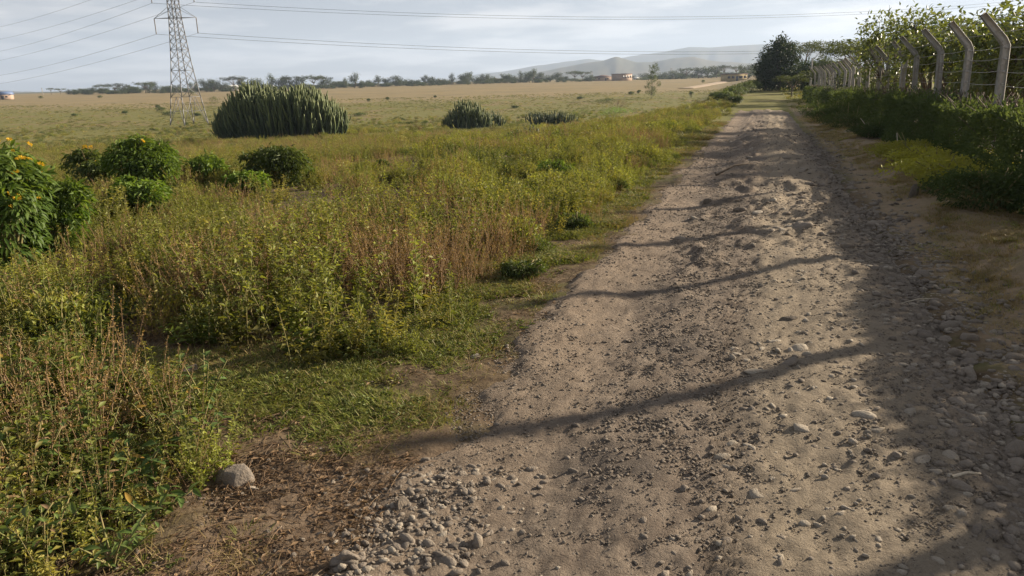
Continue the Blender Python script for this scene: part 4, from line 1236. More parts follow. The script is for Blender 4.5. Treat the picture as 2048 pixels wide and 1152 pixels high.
# (kind, column, distance, top row)
TREES = [(7, 103, 430, 180), (0, 122, 430, 181), (6, 138, 440, 184), (6, 152, 430, 185), (0, 205, 420, 173), (1, 232, 430, 171), (0, 250, 440, 174), (0, 292, 430, 168), (4, 312, 440, 172),
         (2, 300, 435, 170), (5, 335, 440, 175), (6, 360, 440, 176), (2, 390, 440, 170), (2, 414, 450, 163), (2, 430, 440, 166), (5, 445, 450, 168), (0, 470, 440, 157), (3, 485, 460, 158),
         (5, 500, 460, 166), (2, 515, 450, 162), (4, 545, 460, 157), (2, 560, 455, 162), (0, 585, 460, 156), (2, 575, 460, 161), (2, 603, 460, 160), (0, 630, 450, 155), (0, 645, 460, 157), (2, 655, 460, 162),
         (5, 672, 465, 165), (4, 692, 460, 164), (3, 710, 440, 150), (5, 730, 470, 164), (5, 745, 470, 164), (3, 757, 470, 156), (2, 775, 480, 161), (2, 795, 480, 157), (5, 815, 480, 161), (3, 850, 480, 155), (2, 862, 480, 159),
         (5, 885, 490, 160), (4, 905, 490, 155), (2, 937, 490, 150), (2, 930, 485, 154), (5, 955, 490, 157), (2, 972, 490, 154), (5, 985, 500, 156), (2, 1012, 500, 153), (5, 1025, 500, 154), (4, 1042, 500, 151), (3, 1065, 480, 142), (2, 1060, 490, 149), (2, 1080, 500, 151), (5, 1100, 500, 153),
         (2, 1115, 500, 151), (0, 1150, 500, 146), (0, 1165, 505, 147), (5, 1180, 510, 153), (5, 1262, 540, 154), (5, 1290, 520, 149), (5, 1325, 520, 147), (2, 1345, 520, 147), (5, 1365, 520, 145), (1, 1372, 480, 140), (2, 1395, 500, 141), (2, 1415, 500, 138), (2, 1432, 480, 137),
         (7, 1446, 430, 134), (7, 1470, 430, 136), (3, 1482, 420, 134), (2, 1498, 400, 134), (2, 1512, 380, 135), (5, 1494, 350, 141), (5, 1525, 300, 146), (4, 1640, 200, 122), (2, 1655, 210, 125), (2, 1690, 190, 124), (5, 1710, 190, 130)]
for k, px, Y, top in TREES:
    p = stand(px, Y); h = lift(p, top - (7 if k in (2, 3, 4) else 4))
    grp = 'far treeline left of the pylon' if px < 380 else ('far treeline behind the succulent thicket' if px < 700 else ('far treeline in the middle' if px < 1190 else ('far trees below the hills' if px < 1560 else 'trees beyond the road end')))
    what = {0: 'flat-topped hazy acacia', 1: 'flat-topped hazy acacia', 7: 'tall thin hazy acacia', 2: 'round hazy tree', 3: 'tall narrow hazy tree', 4: 'dense dark hazy tree', 5: 'low hazy spreading bush', 6: 'low hazy spreading bush'}[k]
    far_tree(k, px, Y, max(.4, h / PROT[k][2]), what + ' in the ' + grp if 'treeline' in grp else what + ' among the ' + grp, grp, 1.15 if k in (2, 5) else 1.0)
# continuous dark scrub at the foot of the trees
n = 420
px = np.sort(np.concatenate([RNG.uniform(150, 1190, n - 90), RNG.uniform(1280, 1530, 90)])); 
pos, scs, ids = [], [], []
for a in px:
    Y = 440 + (a - 200) * .06 + RNG.normal() * 18; q = stand(a, Y); pos.append(q); s = RNG.uniform(.35, .75); scs.append((s * 1.6, s * 1.2, s * .75)); ids.append(RNG.integers(0, 3))
def low_far():
    out_ = []
    for k in (5, 6, 2): out_.append(PROT[k][1])
    return out_
scatter('far_scrub', [tuple(q) for q in pos], RNG.random(n) * 6.28, scs, ids, low_far(), 'dark hazy scrub at the foot of the far treeline')

# bushes beside the far stretch of the road
for i, (px, py, wp, hp) in enumerate(((1446, 204, 46, 26), (1462, 196, 44, 26), (1478, 192, 44, 27), (1490, 187, 42, 27), (1500, 184, 44, 28), (1470, 206, 34, 18), (1436, 196, 34, 14), (1512, 176, 30, 14))):
    p, w, h = by_px(px, py, wp, hp)
    words = ['nearest dark green bush', 'second green bush from the camera', 'third green bush from the camera', 'fourth green bush from the camera', 'farthest tall green bush', 'lowest small bush at the front', 'flat pale bush on the left', 'last low bush'][i]
    shrub('roadside_bush', words + ' in the row along the far road', 'bush', p, w, h, .16, 1500, 'shrub_dk', 0, 'bushes along the far road')
DOTS = [(430, 208, 26, 16), (323, 226, 20, 12), (337, 232, 24, 9), (200, 196, 10, 5), (82, 197, 10, 5), (386, 190, 14, 8), (316, 216, 10, 6), (590, 176, 12, 5), (870, 195, 6, 4), (737, 203, 7, 6), (775, 200, 8, 6), (1160, 198, 16, 5), (1210, 205, 44, 8), (1262, 190, 12, 7), (1277, 187, 7, 7), (1382, 195, 10, 14), (1406, 166, 9, 6), (395, 232, 14, 6), (250, 227, 12, 5), (150, 232, 14, 5), (720, 232, 30, 7), (1030, 216, 18, 5)]
for px, py, wp, hp in DOTS:
    p, w, h = by_px(px, py, wp, hp)
    shrub('field_bush', 'small dark bush dotted in the open pasture', 'bush', p, w, h * 1.2, .22, 420, 'shrub_dk', 0, 'small bushes in the open pasture', 5)
#@@NEAR
# ================================================================== stones
def ico(sub):
    import bmesh
    bm = bmesh.new(); bmesh.ops.create_icosphere(bm, subdivisions=sub, radius=1)
    v = np.array([x.co for x in bm.verts]); f = np.array([[q.index for q in x.verts] for x in bm.faces]); bm.free()
    return v, f
ICO1, ICO2, ICO3 = ico(1), ico(2), ico(3)
def stone_mesh(src, mat, angular, flat=.62, seed=0):
    v, f = src; v = v.copy()
    v *= 1 + .22 * (fbm(v[:, 0] * 1.1 + seed, v[:, 1] * 1.1 + v[:, 2] * 1.3, seed, 2)[:, None] - .5) * 2
    for k in range(angular):
        d = unit(RNG.normal(0, 1, 3)); c = RNG.uniform(.45, .75) if angular < 7 else RNG.uniform(.38, .62); h = v @ d
        v = v - np.outer(np.maximum(h - c, 0), d) * (.92 if angular < 7 else 1.0)
    v = v / np.abs(v).max(0)
    v *= [1.0, RNG.uniform(.62, .9), flat * RNG.uniform(.75, 1.2)]
    mb = MB(); mb.add(v, f, None)
    return mb.mesh('stone', mat, angular < 3)
ST = [stone_mesh(ICO2, M['stone'], a, .6, 100 + a) for a in (2, 3, 4, 5, 6, 6)] + [stone_mesh(ICO2, M['stone_dark'], a, .6, 120 + a) for a in (2, 3, 5)] + [stone_mesh(ICO2, M['stone_pale'], a, .45, 130 + a) for a in (2, 3, 5)]
CLOD = stone_mat('soil_clod', (.095, .068, .046), (.16, .115, .078), (.17, .125, .085))
PB = [stone_mesh(ICO1, M[m], a, .65, 150 + k) for k, (m, a) in enumerate((('stone', 3), ('stone', 4), ('stone', 6), ('stone_dark', 4), ('stone_dark', 6), ('stone', 5), ('stone_pale', 4)))] + [stone_mesh(ICO1, CLOD, a, .7, 170 + a) for a in (2, 5)]

def one_stone(label, px, py, wpx, hpx, mesh, depth=.8, name='rock', cat='rock', rz=0, tilt=0):
    p = spot(px, py); k = p.y / FPX * 1.03
    o = obj(name, mesh, None, p); w = wpx * k / 2
    o.scale = (w, w * depth, hpx * k / 2 / .42); o.rotation_euler = (tilt, 0, rz)
    return tag(o, label, cat)
def hero(angular, mat, seed, flat=.62): return stone_mesh(ICO3, M[mat], angular, flat, seed)
def wedge_rock():
    import bmesh
    bm = bmesh.new()
    P = [(-1, .0, -.25), (-.85, .05, .05), (.25, -.90, -.25), (.22, -.80, .05), (1, -.1, -.25), (.7, .6, -.25), (-.6, .6, -.25), (-.62, .2, .52), (-.25, -.30, .58), (.32, -.58, .60), (.82, -.05, .64), (.45, .4, .75), (-.2, .45, .68), (.95, -.05, .25)]
    for q in P: bm.verts.new(q)
    r_ = bmesh.ops.convex_hull(bm, input=bm.verts)
    bmesh.ops.triangulate(bm, faces=bm.faces)
    bmesh.ops.subdivide_edges(bm, edges=bm.edges, cuts=3, use_grid_fill=True)
    v = np.array([x.co for x in bm.verts]); bm.normal_update(); nn = np.array([x.normal for x in bm.verts])
    v = v + nn * ((fbm(v[:, 0] * 3 + v[:, 2] * 2, v[:, 1] * 3 - v[:, 2], 77, 3) - .5) * .05)[:, None]
    bmesh.ops.triangulate(bm, faces=bm.faces)
    f = np.array([[x.index for x in q.verts] for q in bm.faces]); bm.verts.index_update()
    mb = MB(); mb.add(v, f, None); bm.free()
    return mb.mesh('wedge_rock', M['stone'])
one_stone('large angular grey rock lying at the grass edge beside the leafy weeds', 466, 962, 100, 36, wedge_rock(), .8, rz=.0)
one_stone('small pale stone touching the right side of the large angular rock', 506, 980, 26, 18, hero(5, 'stone_pale', 202))
one_stone('dark pointed rock half hidden in the shaded clearing', 380, 748, 40, 34, hero(8, 'stone_dark', 203), .8, rz=1)
one_stone('pale round flat rock set in the sunlit road', 1445, 914, 40, 18, hero(3, 'stone_pale', 204, .4))
one_stone('pointed grey stone lying in the post shadow on the road', 1577, 728, 44, 20, hero(7, 'stone', 205), .7, rz=.2)
one_stone('flat pale slab left of the pointed grey stone', 1512, 744, 52, 14, hero(6, 'stone_pale', 206, .3), .8, rz=-.2)
one_stone('pale angular stone near the lower right road edge', 1900, 1018, 44, 20, hero(6, 'stone_pale', 207), .8, rz=.4)
one_stone('light boulder at the road edge among the shaded cobbles', 2028, 908, 54, 40, hero(4, 'stone', 208), .8)
one_stone('second boulder just below the light one at the right edge', 2030, 934, 60, 34, hero(5, 'stone', 209), .8, rz=1)
one_stone('flat buried rock in the lower right of the sunlit road', 1845, 920, 58, 18, hero(3, 'stone_pale', 210, .4), .6, rz=.5)
one_stone('dark pyramid-shaped stone alone on the dry grass strip', 1828, 392, 22, 20, hero(6, 'stone_dark', 211, .9), .8)
one_stone('large stone among shaded cobbles near the dry strip', 1915, 712, 54, 22, hero(5, 'stone', 212), .7, rz=.2)
one_stone('large grey stone farther up the cobbled right edge', 1940, 680, 40, 26, hero(4, 'stone', 213), .8)
one_stone('pair-like low rock in the upper sunlit road', 1480, 423, 30, 12, hero(4, 'stone_dark', 214), .6)
one_stone('dark lump of rock on the left half of the upper road', 1416, 405, 20, 14, hero(5, 'stone_dark', 215), .8)
one_stone('broad brown-grey rock at the lower gravel edge', 695, 1118, 60, 34, hero(4, 'stone', 216), .8, rz=.5)
one_stone('rounded dirt-brown rock at the bottom left gravel edge', 800, 1012, 46, 34, hero(3, 'stone_dark', 217), .8, rz=.5)
one_stone('large half-buried rock between gravel patch and smooth track', 955, 1085, 46, 32, hero(4, 'stone', 218), .8, rz=1.5)
one_stone('white-grey stone at the edge of the turf by the road', 950, 716, 26, 16, hero(4, 'stone_pale', 219), .8)
one_stone('long low rock in the middle of the cobbled right side', 1690, 495, 46, 14, hero(4, 'stone', 220), .5, rz=.3)
one_stone('flat rock beside the dark gap in the mid road', 1580, 640, 46, 12, hero(5, 'stone_dark', 221), .5, rz=.1)

def stone_field(n, u_of, y0, y1, r0, r1, power=1.0):
    y = y0 + (y1 - y0) * RNG.random(n) ** power
    u = u_of(y, n); x = road_left(y) + u
    r = r0 + (r1 - r0) * RNG.random(n) ** 3.5
    return x, y, u, r
SX = []
# zones: gravel heap front left, smooth middle, embedded rocks on the hump, cobbles on the right
ZONES = [('heap', 50, lambda y, n: np.clip(RNG.normal(.25, .24, n), -.3, .9), 2.2, 3.3, .016, .036),
         ('middle', 85, lambda y, n: RNG.uniform(.2, 1.7, n), 2.4, 9, .012, .034),
         ('hump', 75, lambda y, n: np.clip(RNG.normal(2.0, .35, n), 1.2, 2.7), 2.8, 10, .022, .065),
         ('upper', 60, lambda y, n: RNG.uniform(.7, 3.1, n), 8, 26, .05, .13),
         ('cobble', 95, lambda y, n: np.clip(RNG.normal(2.95, .24, n), 2.3, 3.5), 2.6, 10, .025, .075)]
ZL = {'upper': ('rough half-buried rock in the upper road', 'rocks in the upper road'),
      'heap': ('rounded grey stone in the gravel patch at the lower left', 'stones of the gravel patch at the lower left'),
      'middle': ('loose grey stone on the dusty middle of the road', 'loose stones on the middle of the road'),
      'hump': ('pale stone sunk into the sunlit hump of the road', 'stones set in the sunlit hump'),
      'cobble': ('shaded grey cobble along the right road edge', 'shaded cobbles along the right edge')}
for zn, n, fu, y0, y1, r0, r1 in ZONES:
    x, y, u, r = stone_field(n, fu, y0, y1, r0, r1, 1.3)
    z = land(x, y)
    for k in range(n):
        mi = RNG.integers(0, 6) if zn not in ('hump', 'upper') else (RNG.integers(9, 12) if zn == 'hump' else RNG.choice([3, 4, 5, 7, 8, 10]))
        if zn == 'middle' and RNG.random() < .5: mi = RNG.integers(6, 9)
        sink = {'heap': .0, 'upper': -.15, 'middle': -.05, 'hump': -.15, 'cobble': .05}[zn]
        o = obj('stone', ST[int(mi)], None, (x[k], y[k], float(z[k]) + r[k] * sink))
        o.scale = (r[k] * RNG.uniform(.9, 1.3), r[k], r[k]); o.rotation_euler = (RNG.normal() * .25, RNG.normal() * .25, RNG.random() * 6.28)
        far = ', near the bottom edge' if y[k] < 3.3 else (', level with the post shadows' if y[k] < 6.5 else ', beyond the post shadows')
        if zn == 'heap': far = ', on its inner side' if u[k] > .25 else ', on its grassy side'
        if zn == 'upper': far = ', short of the fallen branch' if y[k] < 14 else ', past the fallen branch'
        tag(o, ZL[zn][0] + far, 'stone', ZL[zn][1] + far)

def gravel():
    P, S, I = [], [], []
    def lay(n, fu, y0, y1, r0, r1, power, kinds, pw=3.0, clump=None):
        y = y0 + (y1 - y0) * RNG.random(n) ** power; u = fu(y, n); x = road_left(y) + u
        if clump:
            k = fbm(x * clump[0], y * clump[0] * .8, clump[1], 3) + RNG.normal(0, .04, n) > clump[2]
            x, y, u = x[k], y[k], u[k]
        if r1 < .02 and y0 < 5:                        # wheels keep two lanes swept
            lane = np.exp(-((u - .58 - .06 * np.sin(y * .7)) / .20) ** 2) + np.exp(-((u - 1.85 - .06 * np.sin(y * .6)) / .22) ** 2)
            k = RNG.random(len(x)) > lane * .72; x, y, u = x[k], y[k], u[k]
        m = len(x); r = r0 + (r1 - r0) * RNG.random(m) ** pw
        P.append(np.stack([x, y, land(x, y) + r * RNG.uniform(-.45, .2, m)], -1)); S.append(r); I.append(RNG.choice(kinds, m))
    allk = [0, 1, 2, 3, 4, 5]
    lay(2000, lambda y, n: np.clip(RNG.normal(.22, .22, n), -.35, .9), 1.9, 3.2, .004, .024, 1.0, [0, 1, 2, 5, 6], 2.2)
    lay(8000, lambda y, n: RNG.uniform(-.1, 2.9, n), 1.9, 5, .002, .009, 1.2, allk, 2.8, (1.6, 305, .40))
    lay(12000, lambda y, n: RNG.uniform(-.1, 3.0, n), 3, 10, .003, .017, 1.3, allk, 3, (1.4, 301, .45))
    lay(7000, lambda y, n: np.clip(RNG.normal(1.15, .22, n), .5, 2), 2, 11, .004, .016, 1.2, [1, 2, 3, 4, 5], 2.5, (1.1, 307, .40))
    lay(6000, lambda y, n: RNG.uniform(0, 3.0, n), 9, 30, .008, .032, 1.3, allk, 3, (.9, 303, .45))
    lay(4200, lambda y, n: np.clip(RNG.normal(3.0, .28, n), 2.2, 3.7), 2.0, 9, .008, .042, 1.2, [0, 1, 2, 5, 6], 2.4)
    lay(2600, lambda y, n: np.clip(RNG.normal(2.95, .3, n), 2.2, 3.9), 8, 24, .012, .06, 1.2, [0, 1, 2, 5], 2.4)
    lay(1200, lambda y, n: np.clip(RNG.normal(2.0, .4, n), 1.3, 2.8), 2.2, 12, .008, .03, 1.2, [6, 6, 0, 1], 2.4)
    lay(20000, lambda y, n: RNG.uniform(-.2, 3.1, n), 1.9, 4.6, .002, .007, 1.1, allk, 1.8)
    lay(26000, lambda y, n: RNG.uniform(-.1, 3.0, n), 2.5, 9, .003, .011, 1.2, allk, 2.0, (.8, 311, .40))
    lay(16000, lambda y, n: RNG.uniform(0, 3.0, n), 7, 22, .006, .018, 1.3, [1, 2, 3, 4, 5], 2.0, (.7, 313, .42))
    lay(9000, lambda y, n: np.clip(RNG.normal(.95, .30, n), .3, 2), 3.5, 13, .004, .015, 1.2, [3, 4, 3, 2], 2.0)
    lay(4200, lambda y, n: np.clip(RNG.normal(3.3, .45, n), 2.6, 4.2), 2.2, 5.0, .005, .03, 1.2, [0, 1, 2, 5], 3.0)
    lay(5200, lambda y, n: RNG.uniform(-1.3, .05, n), 2.0, 3.5, .003, .016, 1.0, [7, 8, 7, 8, 3], 3.0, (1.8, 321, .42))
    lay(700, lambda y, n: RNG.uniform(-1.6, 0, n), 2.0, 5, .005, .022, 1.0, allk, 2.5)
    P_, S_, I_ = np.concatenate(P), np.concatenate(S), np.concatenate(I); n = len(S_)
    sc = S_[:, None] * np.stack([RNG.uniform(.8, 1.35, n), np.ones(n), RNG.uniform(.6, 1.1, n)], -1)
    scatter('gravel', P_, RNG.random(n) * 6.28, sc, I_, PB, 'loose gravel and pebbles strewn over the dirt road', RNG.normal(0, .25, (n, 2)))
gravel()

# ================================================================== sticks on the ground
def stick(label, pts, r, mat='stick', name='stick', cat='stick'):
    mb = MB(); tube(mb, pts, np.linspace(r, r * .5, len(pts)), 6)
    return tag(obj(name, mb.mesh('stick', M[mat], True)), label, cat)
def on(px, py, up=.02):
    p = spot(px, py); return np.array([p.x, p.y, p.z + up])
a, b = on(1432, 352), on(1505, 328)
stick('long dark dry branch lying across the far road', [a, (a + b) / 2 + [0, 0, .06], b], .022, 'wood', 'fallen_branch', 'branch')
a = on(1737, 262); stick('short pale stick leaning against the hedge foot', [a, a + [-.10, .05, .17], a + [-.22, .1, .34]], .018)
a = on(1850, 316); stick('bent whitish stick arching out of the yellow-green shrubs', [a, a + [-.22, .1, .03], a + [-.38, .3, .16], a + [-.40, .35, .42]], .016)
a = on(1902, 962); b = on(1960, 956); stick('splinter of yellowish wood on the lower right road', [a, (a + b) / 2 + [0, 0, .012], b], .008)
a, b = on(1868, 602), on(1800, 612); stick('thin straw-coloured twig among the shaded cobbles', [a, (a + b) / 2 + [0, 0, .015], b], .006)

# ================================================================== leafy foreground plants
def broad_leaf_mesh(mat, L=.080, W=.034):
    mb = MB(); t = np.linspace(0, 1, 7); w = W / 2 * np.sin(np.pi * np.clip(t, .03, .985) ** .8) ** .8
    c = np.stack([L * t, 0 * t, .004 - .32 * L * t ** 2], -1)
    rows = np.stack([c + np.stack([0 * t, w, w * .35], -1), c + np.stack([0 * t, w * .5, w * .1], -1), c, c + np.stack([0 * t, -w * .5, w * .1], -1), c + np.stack([0 * t, -w, w * .35], -1)], 1)
    i = np.arange(6)[:, None] * 5; j = np.arange(4)[None, :]
    f4 = np.stack([i + j, i + j + 1, i + j + 6, i + j + 5], -1).reshape(-1, 4)
    mb.add(rows.reshape(-1, 3), None, f4, np.repeat(.25 + .5 * t, 5))
    return mb.mesh('broad_leaf', mat, True)
BL = [broad_leaf_mesh(leaf_mat('broad_leaf_green', (.060, .110, .024), (.110, .160, .040), .35, .25, None, .6, .25)),
      broad_leaf_mesh(leaf_mat('broad_leaf_light', (.10, .155, .035), (.16, .20, .05), .4, .25, None, .45, .4), .068, .027),
      broad_leaf_mesh(leaf_mat('broad_leaf_yellowed', (.36, .25, .04), (.30, .17, .04), .35, .2), .06, .022),
      broad_leaf_mesh(leaf_mat('broad_leaf_withered', (.22, .135, .065), (.30, .20, .11), .25, .2), .065, .02)]
def leafy_plant(label, px, py, h, stems, per, kinds, wts, sc=1.0, spread=.085, curl=False):
    p = spot(px, py); CLEAR.append((p.x, p.y, .10))
    t = thing('leafy_plant', label, 'plant', p)
    st = MB()
    stems = stems + 3; per = per + 2
    for k in range(stems):
        a = k * 2.4 + RNG.random(); hh = h * RNG.uniform(.6, 1.05); q = np.linspace(0, 1, 6)
        out_ = spread * (1.2 + RNG.random()) * q ** (1.3 if not curl else 2.2)
        pts = np.stack([out_ * math.cos(a), out_ * math.sin(a), hh * q - .03], -1)
        if curl: pts += np.stack([.05 * np.sin(q * 6 + k), .05 * np.cos(q * 5 + k), -.10 * q ** 3], -1)
        tube(st, pts, np.linspace(.007, .0028, 6), 5)
        for m in range(per):
            f = 1 - (m / per) * .75; b = np.array([np.interp(f, q, pts[:, i]) for i in range(3)])
            la = m * 2.1 + k + RNG.random() * .6; o = obj('leaf', BL[int(RNG.choice(kinds, p=wts))], t, b)
            o.rotation_euler = (RNG.normal() * .3, -RNG.uniform(-.2, .7), la); o.scale = [sc * RNG.uniform(.45, 1.05)] * 3
    obj('stem', st.mesh('plant_stem', M['stem'] if not curl else M['stem_dry'], True), t)
    return t
G, GL, YL, WD = 0, 1, 2, 3
LP = [(392, 905, .26, 5, 7, [G, GL, WD], [.7, .2, .1], 1.05, 'broad-leaved green plant nearest the turf, left of the large angular rock'),
      (270, 985, .24, 5, 7, [G, GL, YL], [.7, .2, .1], 1.1, 'broad-leaved green plant above the bare brown corner'),
      (300, 1040, .20, 4, 7, [G, GL, YL], [.6, .3, .1], 1.0, 'low broad-leaved plant hanging over the bare brown corner'),
      (205, 930, .32, 5, 6, [G, GL, WD], [.5, .3, .2], 1.0, 'dark broad-leaved plant in the middle of the left corner weeds'),
      (175, 1010, .26, 5, 6, [G, WD, GL], [.4, .3, .3], .95, 'half-withered leafy plant in the left corner shade'),
      (60, 1010, .42, 6, 6, [G, WD, GL], [.4, .35, .25], 1.15, 'tall half-withered leafy plant at the left picture edge'),
      (90, 1130, .30, 6, 6, [GL, G, WD], [.5, .3, .2], .9, 'pale leafy plant at the bottom left corner'),
      (225, 1130, .22, 6, 6, [GL, G], [.6, .4], .8, 'low pale leafy plant at the bottom edge of the picture'),
      (20, 1150, .34, 5, 6, [GL, YL, WD], [.5, .2, .3], 1.1, 'yellowing leafy plant in the extreme bottom left corner'),
      (412, 812, .30, 3, 9, [G, GL], [.8, .2], .8, 'single upright dark green weed where the turf begins'),
      (15, 880, .55, 5, 5, [GL, WD, YL], [.5, .3, .2], 1.1, 'tall branching weed rising at the left picture edge'),
      (120, 900, .40, 4, 6, [YL, GL, WD], [.35, .35, .3], .9, 'weed with yellow leaves and curled dry branches'),
      (330, 880, .28, 4, 5, [YL, WD, GL], [.3, .4, .3], .75, 'rusty yellow weed behind the broad-leaved green plants'),
      (240, 850, .34, 4, 5, [WD, YL, GL], [.5, .2, .3], .7, 'withered rusty weed in the middle of the left corner')]
for px, py, h, ns, per, kd, wt, sc, lb in LP:
    leafy_plant(lb, px, py, h, ns, per, kd, wt, sc, curl='curled' in lb)

# ================================================================== weeds, turf and straw
x, y, z, idx, sc = weeds()
# those that show largest become plants of their own
size = sc / np.hypot(x, y) * (np.abs(x) < .70 * y)
order = np.argsort(-size)
big = order[:240]
WL = {'olive': ('tall olive-green weed', 'olive weeds'),
      'lime': ('bushy yellow-green weed', 'yellow-green weeds'),
      'rust': ('dry rust-brown weed', 'rust-brown weeds'),
      'fresh': ('fresh green broad-leaved weed', 'fresh green weeds'),
      'mound': ('low rounded green forb', 'low rounded forbs'),
      'gold': ('golden dry grass clump', 'golden grass clumps')}
for k in big:
    kind, sm, lm, _ = WEED[int(idx[k])]
    where = ('in the lower left corner' if y[k] < 3.6 else 'left of the shaded clearing' if x[k] < -2.6 and y[k] < 5.2 else
             'at the left picture edge behind the corner weeds' if x[k] < -.52 * y[k] else 'directly behind the shaded clearing' if x[k] < -.27 * y[k] else 'in the front rows behind the turf' if y[k] < 6.2 else 'in the second rows beside the road verge')
    t = thing('weed_plant', WL[kind][0] + ' ' + where, 'weed', (x[k], y[k], z[k]), RNG.random() * 6.28, WL[kind][1] + ' ' + where); t.scale = [sc[k]] * 3
    obj('stems', sm, t); obj('leaves', lm, t)
rest = order[240:]
scatter('meadow_weeds', np.stack([x, y, z], -1)[rest], RNG.random(len(rest)) * 6.28, sc[rest], idx[rest], [w[3] for w in WEED], 'dense meadow of green, golden and brown weeds left of the road', RNG.normal(0, .06, (len(rest), 2)))

TF = [tuft_arrays(30, .045, .0020, .06, 1.3).mesh('turf_tuft', M['turf']) for _ in range(4)] + [tuft_arrays(22, .055, .0016, .06, 1.4).mesh('straw_tuft', M['straw']) for _ in range(3)]
for _ in range(2):
    a_, b_ = weed_arrays('herb', 7, .055, .028, 7, .05, 0); TF.append(joined('herb', a_, M['stem'], b_, M['weed_d']))
def turf():
    n = 80000
    y = 2.0 + 20 * RNG.random(n) ** 1.8; s = RNG.uniform(-.15, 3.0, n); x = road_left(y) - s
    far_ = RNG.random(n) < .3; y = np.where(far_, 7 + 26 * RNG.random(n) ** 1.3, y); s = np.where(far_, RNG.uniform(-.1, .9, n), s); x = road_left(y) - s
    edge = .05 + .35 * (fbm(y * 1.4, s * 0, 401, 3) - .5)
    dens = smooth(edge, edge + .3, s) * (1 - smooth(weed_line(y) + .5, weed_line(y) + 1.4, s) * (y > 5))
    patchy = fbm(x * 1.6, y * 1.6, 402, 3)
    dens *= .06 + .94 * smooth(.42, .56, patchy)
    front = 1 - smooth(3.2, 3.75, y + .45 * (fbm(x * 2, y * 2, 403, 2) - .5))
    dens *= 1 - .96 * front
    k = RNG.random(n) < dens * .9
    x, y, s, front, patchy = x[k], y[k], s[k], front[k], patchy[k]; m = len(x)
    dry = np.clip(front * .9 + .10 + .5 * (1 - smooth(.2, .5, s)) * 1 + (fbm(x * 1.1, y * 1.1, 404, 3) - .5) * 1.6, 0, 1)
    dry *= .35 + .65 * (1 - np.exp(-((y - 4.1) / .7) ** 2) * (s > .35))
    idx = np.where(RNG.random(m) < dry, RNG.integers(4, 7, m), RNG.choice([0, 1, 2, 3, 7, 8], m))
    sc = RNG.uniform(.5, 1.1, m) * (1 + .07 * y) * (.55 + .9 * fbm(x * 2.3, y * 2.3, 405, 2))
    scatter('turf', np.stack([x, y, land(x, y)], -1), RNG.random(m) * 6.28, sc, idx, TF, 'short creeping green grass along the left road verge')
turf()
def strip_grass():
    n = 26000
    y = 4 + 34 * RNG.random(n) ** 1.7; x = road_left(y) + ROAD_W + RNG.uniform(-.1, 2.3, n)
    d = smooth(.36, .6, fbm(x * 1.3, y * 1.0, 411, 3)) * (.25 + .75 * smooth(0, .5, x - road_left(y) - ROAD_W))
    k = RNG.random(n) < d
    x, y = x[k], y[k]; m = len(x)
    idx = np.where(RNG.random(m) < .86, RNG.integers(4, 7, m), RNG.integers(0, 4, m))
    scatter('dry_grass', np.stack([x, y, land(x, y)], -1), RNG.random(m) * 6.28, RNG.uniform(.4, .95, m) * (1 + .03 * y), idx, TF, 'short dry grass on the strip between road and hedge')
strip_grass()
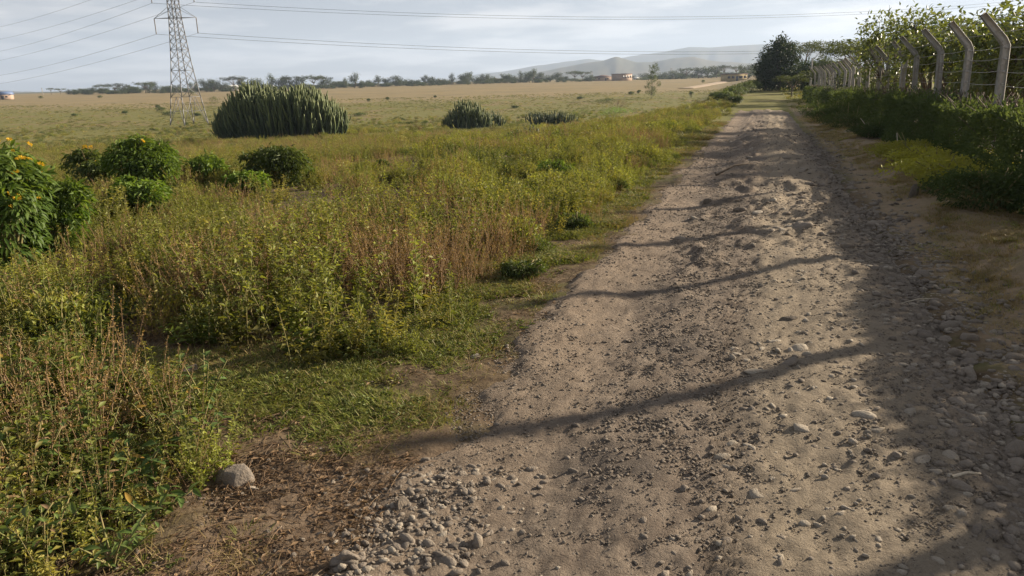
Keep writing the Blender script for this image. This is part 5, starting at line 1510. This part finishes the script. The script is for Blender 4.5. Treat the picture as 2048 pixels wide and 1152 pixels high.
def litter():
    lm = []
    for k in range(3):
        mb = MB(); n = 7
        leaves(mb, RNG.normal(0, .04, (n, 3)) * [1, 1, .1] + [0, 0, .008], RNG.normal(0, 1, (n, 3)) * [1, 1, .15], RNG.normal(0, .3, (n, 3)) + [0, 0, 1], RNG.uniform(.02, .05, n), .014, RNG.random(n), .1)
        for q in range(4):
            a = RNG.normal(0, .05, 3) * [1, 1, .1] + [0, 0, .008]; b = a + RNG.normal(0, .06, 3) * [1, 1, .15]
            tube(mb, [a, (a + b) / 2 + [0, 0, .008], b], .0014, 3, RNG.random(), False)
        lm.append(mb.mesh('leaf_litter', M['litter']))
    n = 6500
    y = 2 + 10 * RNG.random(n) ** 1.6; s = RNG.uniform(.0, 3.4, n); x = road_left(y) - s
    d = .25 + .75 * smooth(.42, .6, fbm(x * 1.2, y * 1.2, 421, 3)); d *= .4 + .6 * ((y < 3.6) | (s > 1.0))
    k = RNG.random(n) < d; x, y = x[k], y[k]; m = len(x)
    scatter('leaf_litter', np.stack([x, y, land(x, y)], -1), RNG.random(m) * 6.28, RNG.uniform(.5, 1.2, m), RNG.integers(0, 3, m), lm, 'dead leaves and straw on the soil under the weeds')
litter()
FT = [tuft_arrays(60, .22, .006, .22, .9).mesh('pasture_tuft', M['gold']) for _ in range(3)] + [tuft_arrays(60, .16, .007, .28, 1.0).mesh('pasture_tuft', M['pasture']) for _ in range(3)]
def pasture():
    n = 30000
    y = np.sqrt(22 ** 2 + (230 ** 2 - 22 ** 2) * RNG.random(n) ** 1.7); x = (RNG.random(n) * 2 - 1) * .74 * y
    s = road_left(y) - x
    q = fbm(x * .10, y * .06, 431, 4)
    k = (s > .6) & (RNG.random(n) < .25 + .75 * smooth(.40, .60, q))
    r = (s < -ROAD_W) & (y > 46) & (s > -9)
    k |= r
    x, y, q = x[k], y[k], q[k]; m = len(x)
    idx = np.where(RNG.random(m) < .55 - .4 * smooth(.45, .6, q), RNG.integers(0, 3, m), RNG.integers(3, 6, m))
    scatter('pasture_grass', np.stack([x, y, land(x, y)], -1), RNG.random(m) * 6.28, RNG.uniform(.6, 1.5, m), idx, FT, 'low grass tufts of the open pasture')
pasture()

def scrub():
    n = 5200
    y = np.sqrt(20 ** 2 + (135 ** 2 - 20 ** 2) * RNG.random(n) ** 1.6); x = (RNG.random(n) * 2 - 1) * .74 * y
    s_ = road_left(y) - x
    q = fbm(x * .16, y * .09, 441, 3) + RNG.normal(0, .03, n)
    k = (s_ > 1.0) & (q > .50)
    for cx, cy, r in CLEAR: k &= np.hypot(x - cx, y - cy) > r
    x, y = x[k], y[k]; m = len(x)
    scatter('low_scrub', np.stack([x, y, land(x, y)], -1), RNG.random(m) * 6.28, np.stack([RNG.uniform(.7, 1.9, m), RNG.uniform(.7, 1.6, m), RNG.uniform(.5, 1.15, m)], -1), RNG.choice([0, 1, 1, 2, 3], m),
            [WEED[10][3], WEED[11][3], WEED[12][3], WEED[5][3]], 'patchy low scrub dotted over the pasture behind the weeds')
scrub()
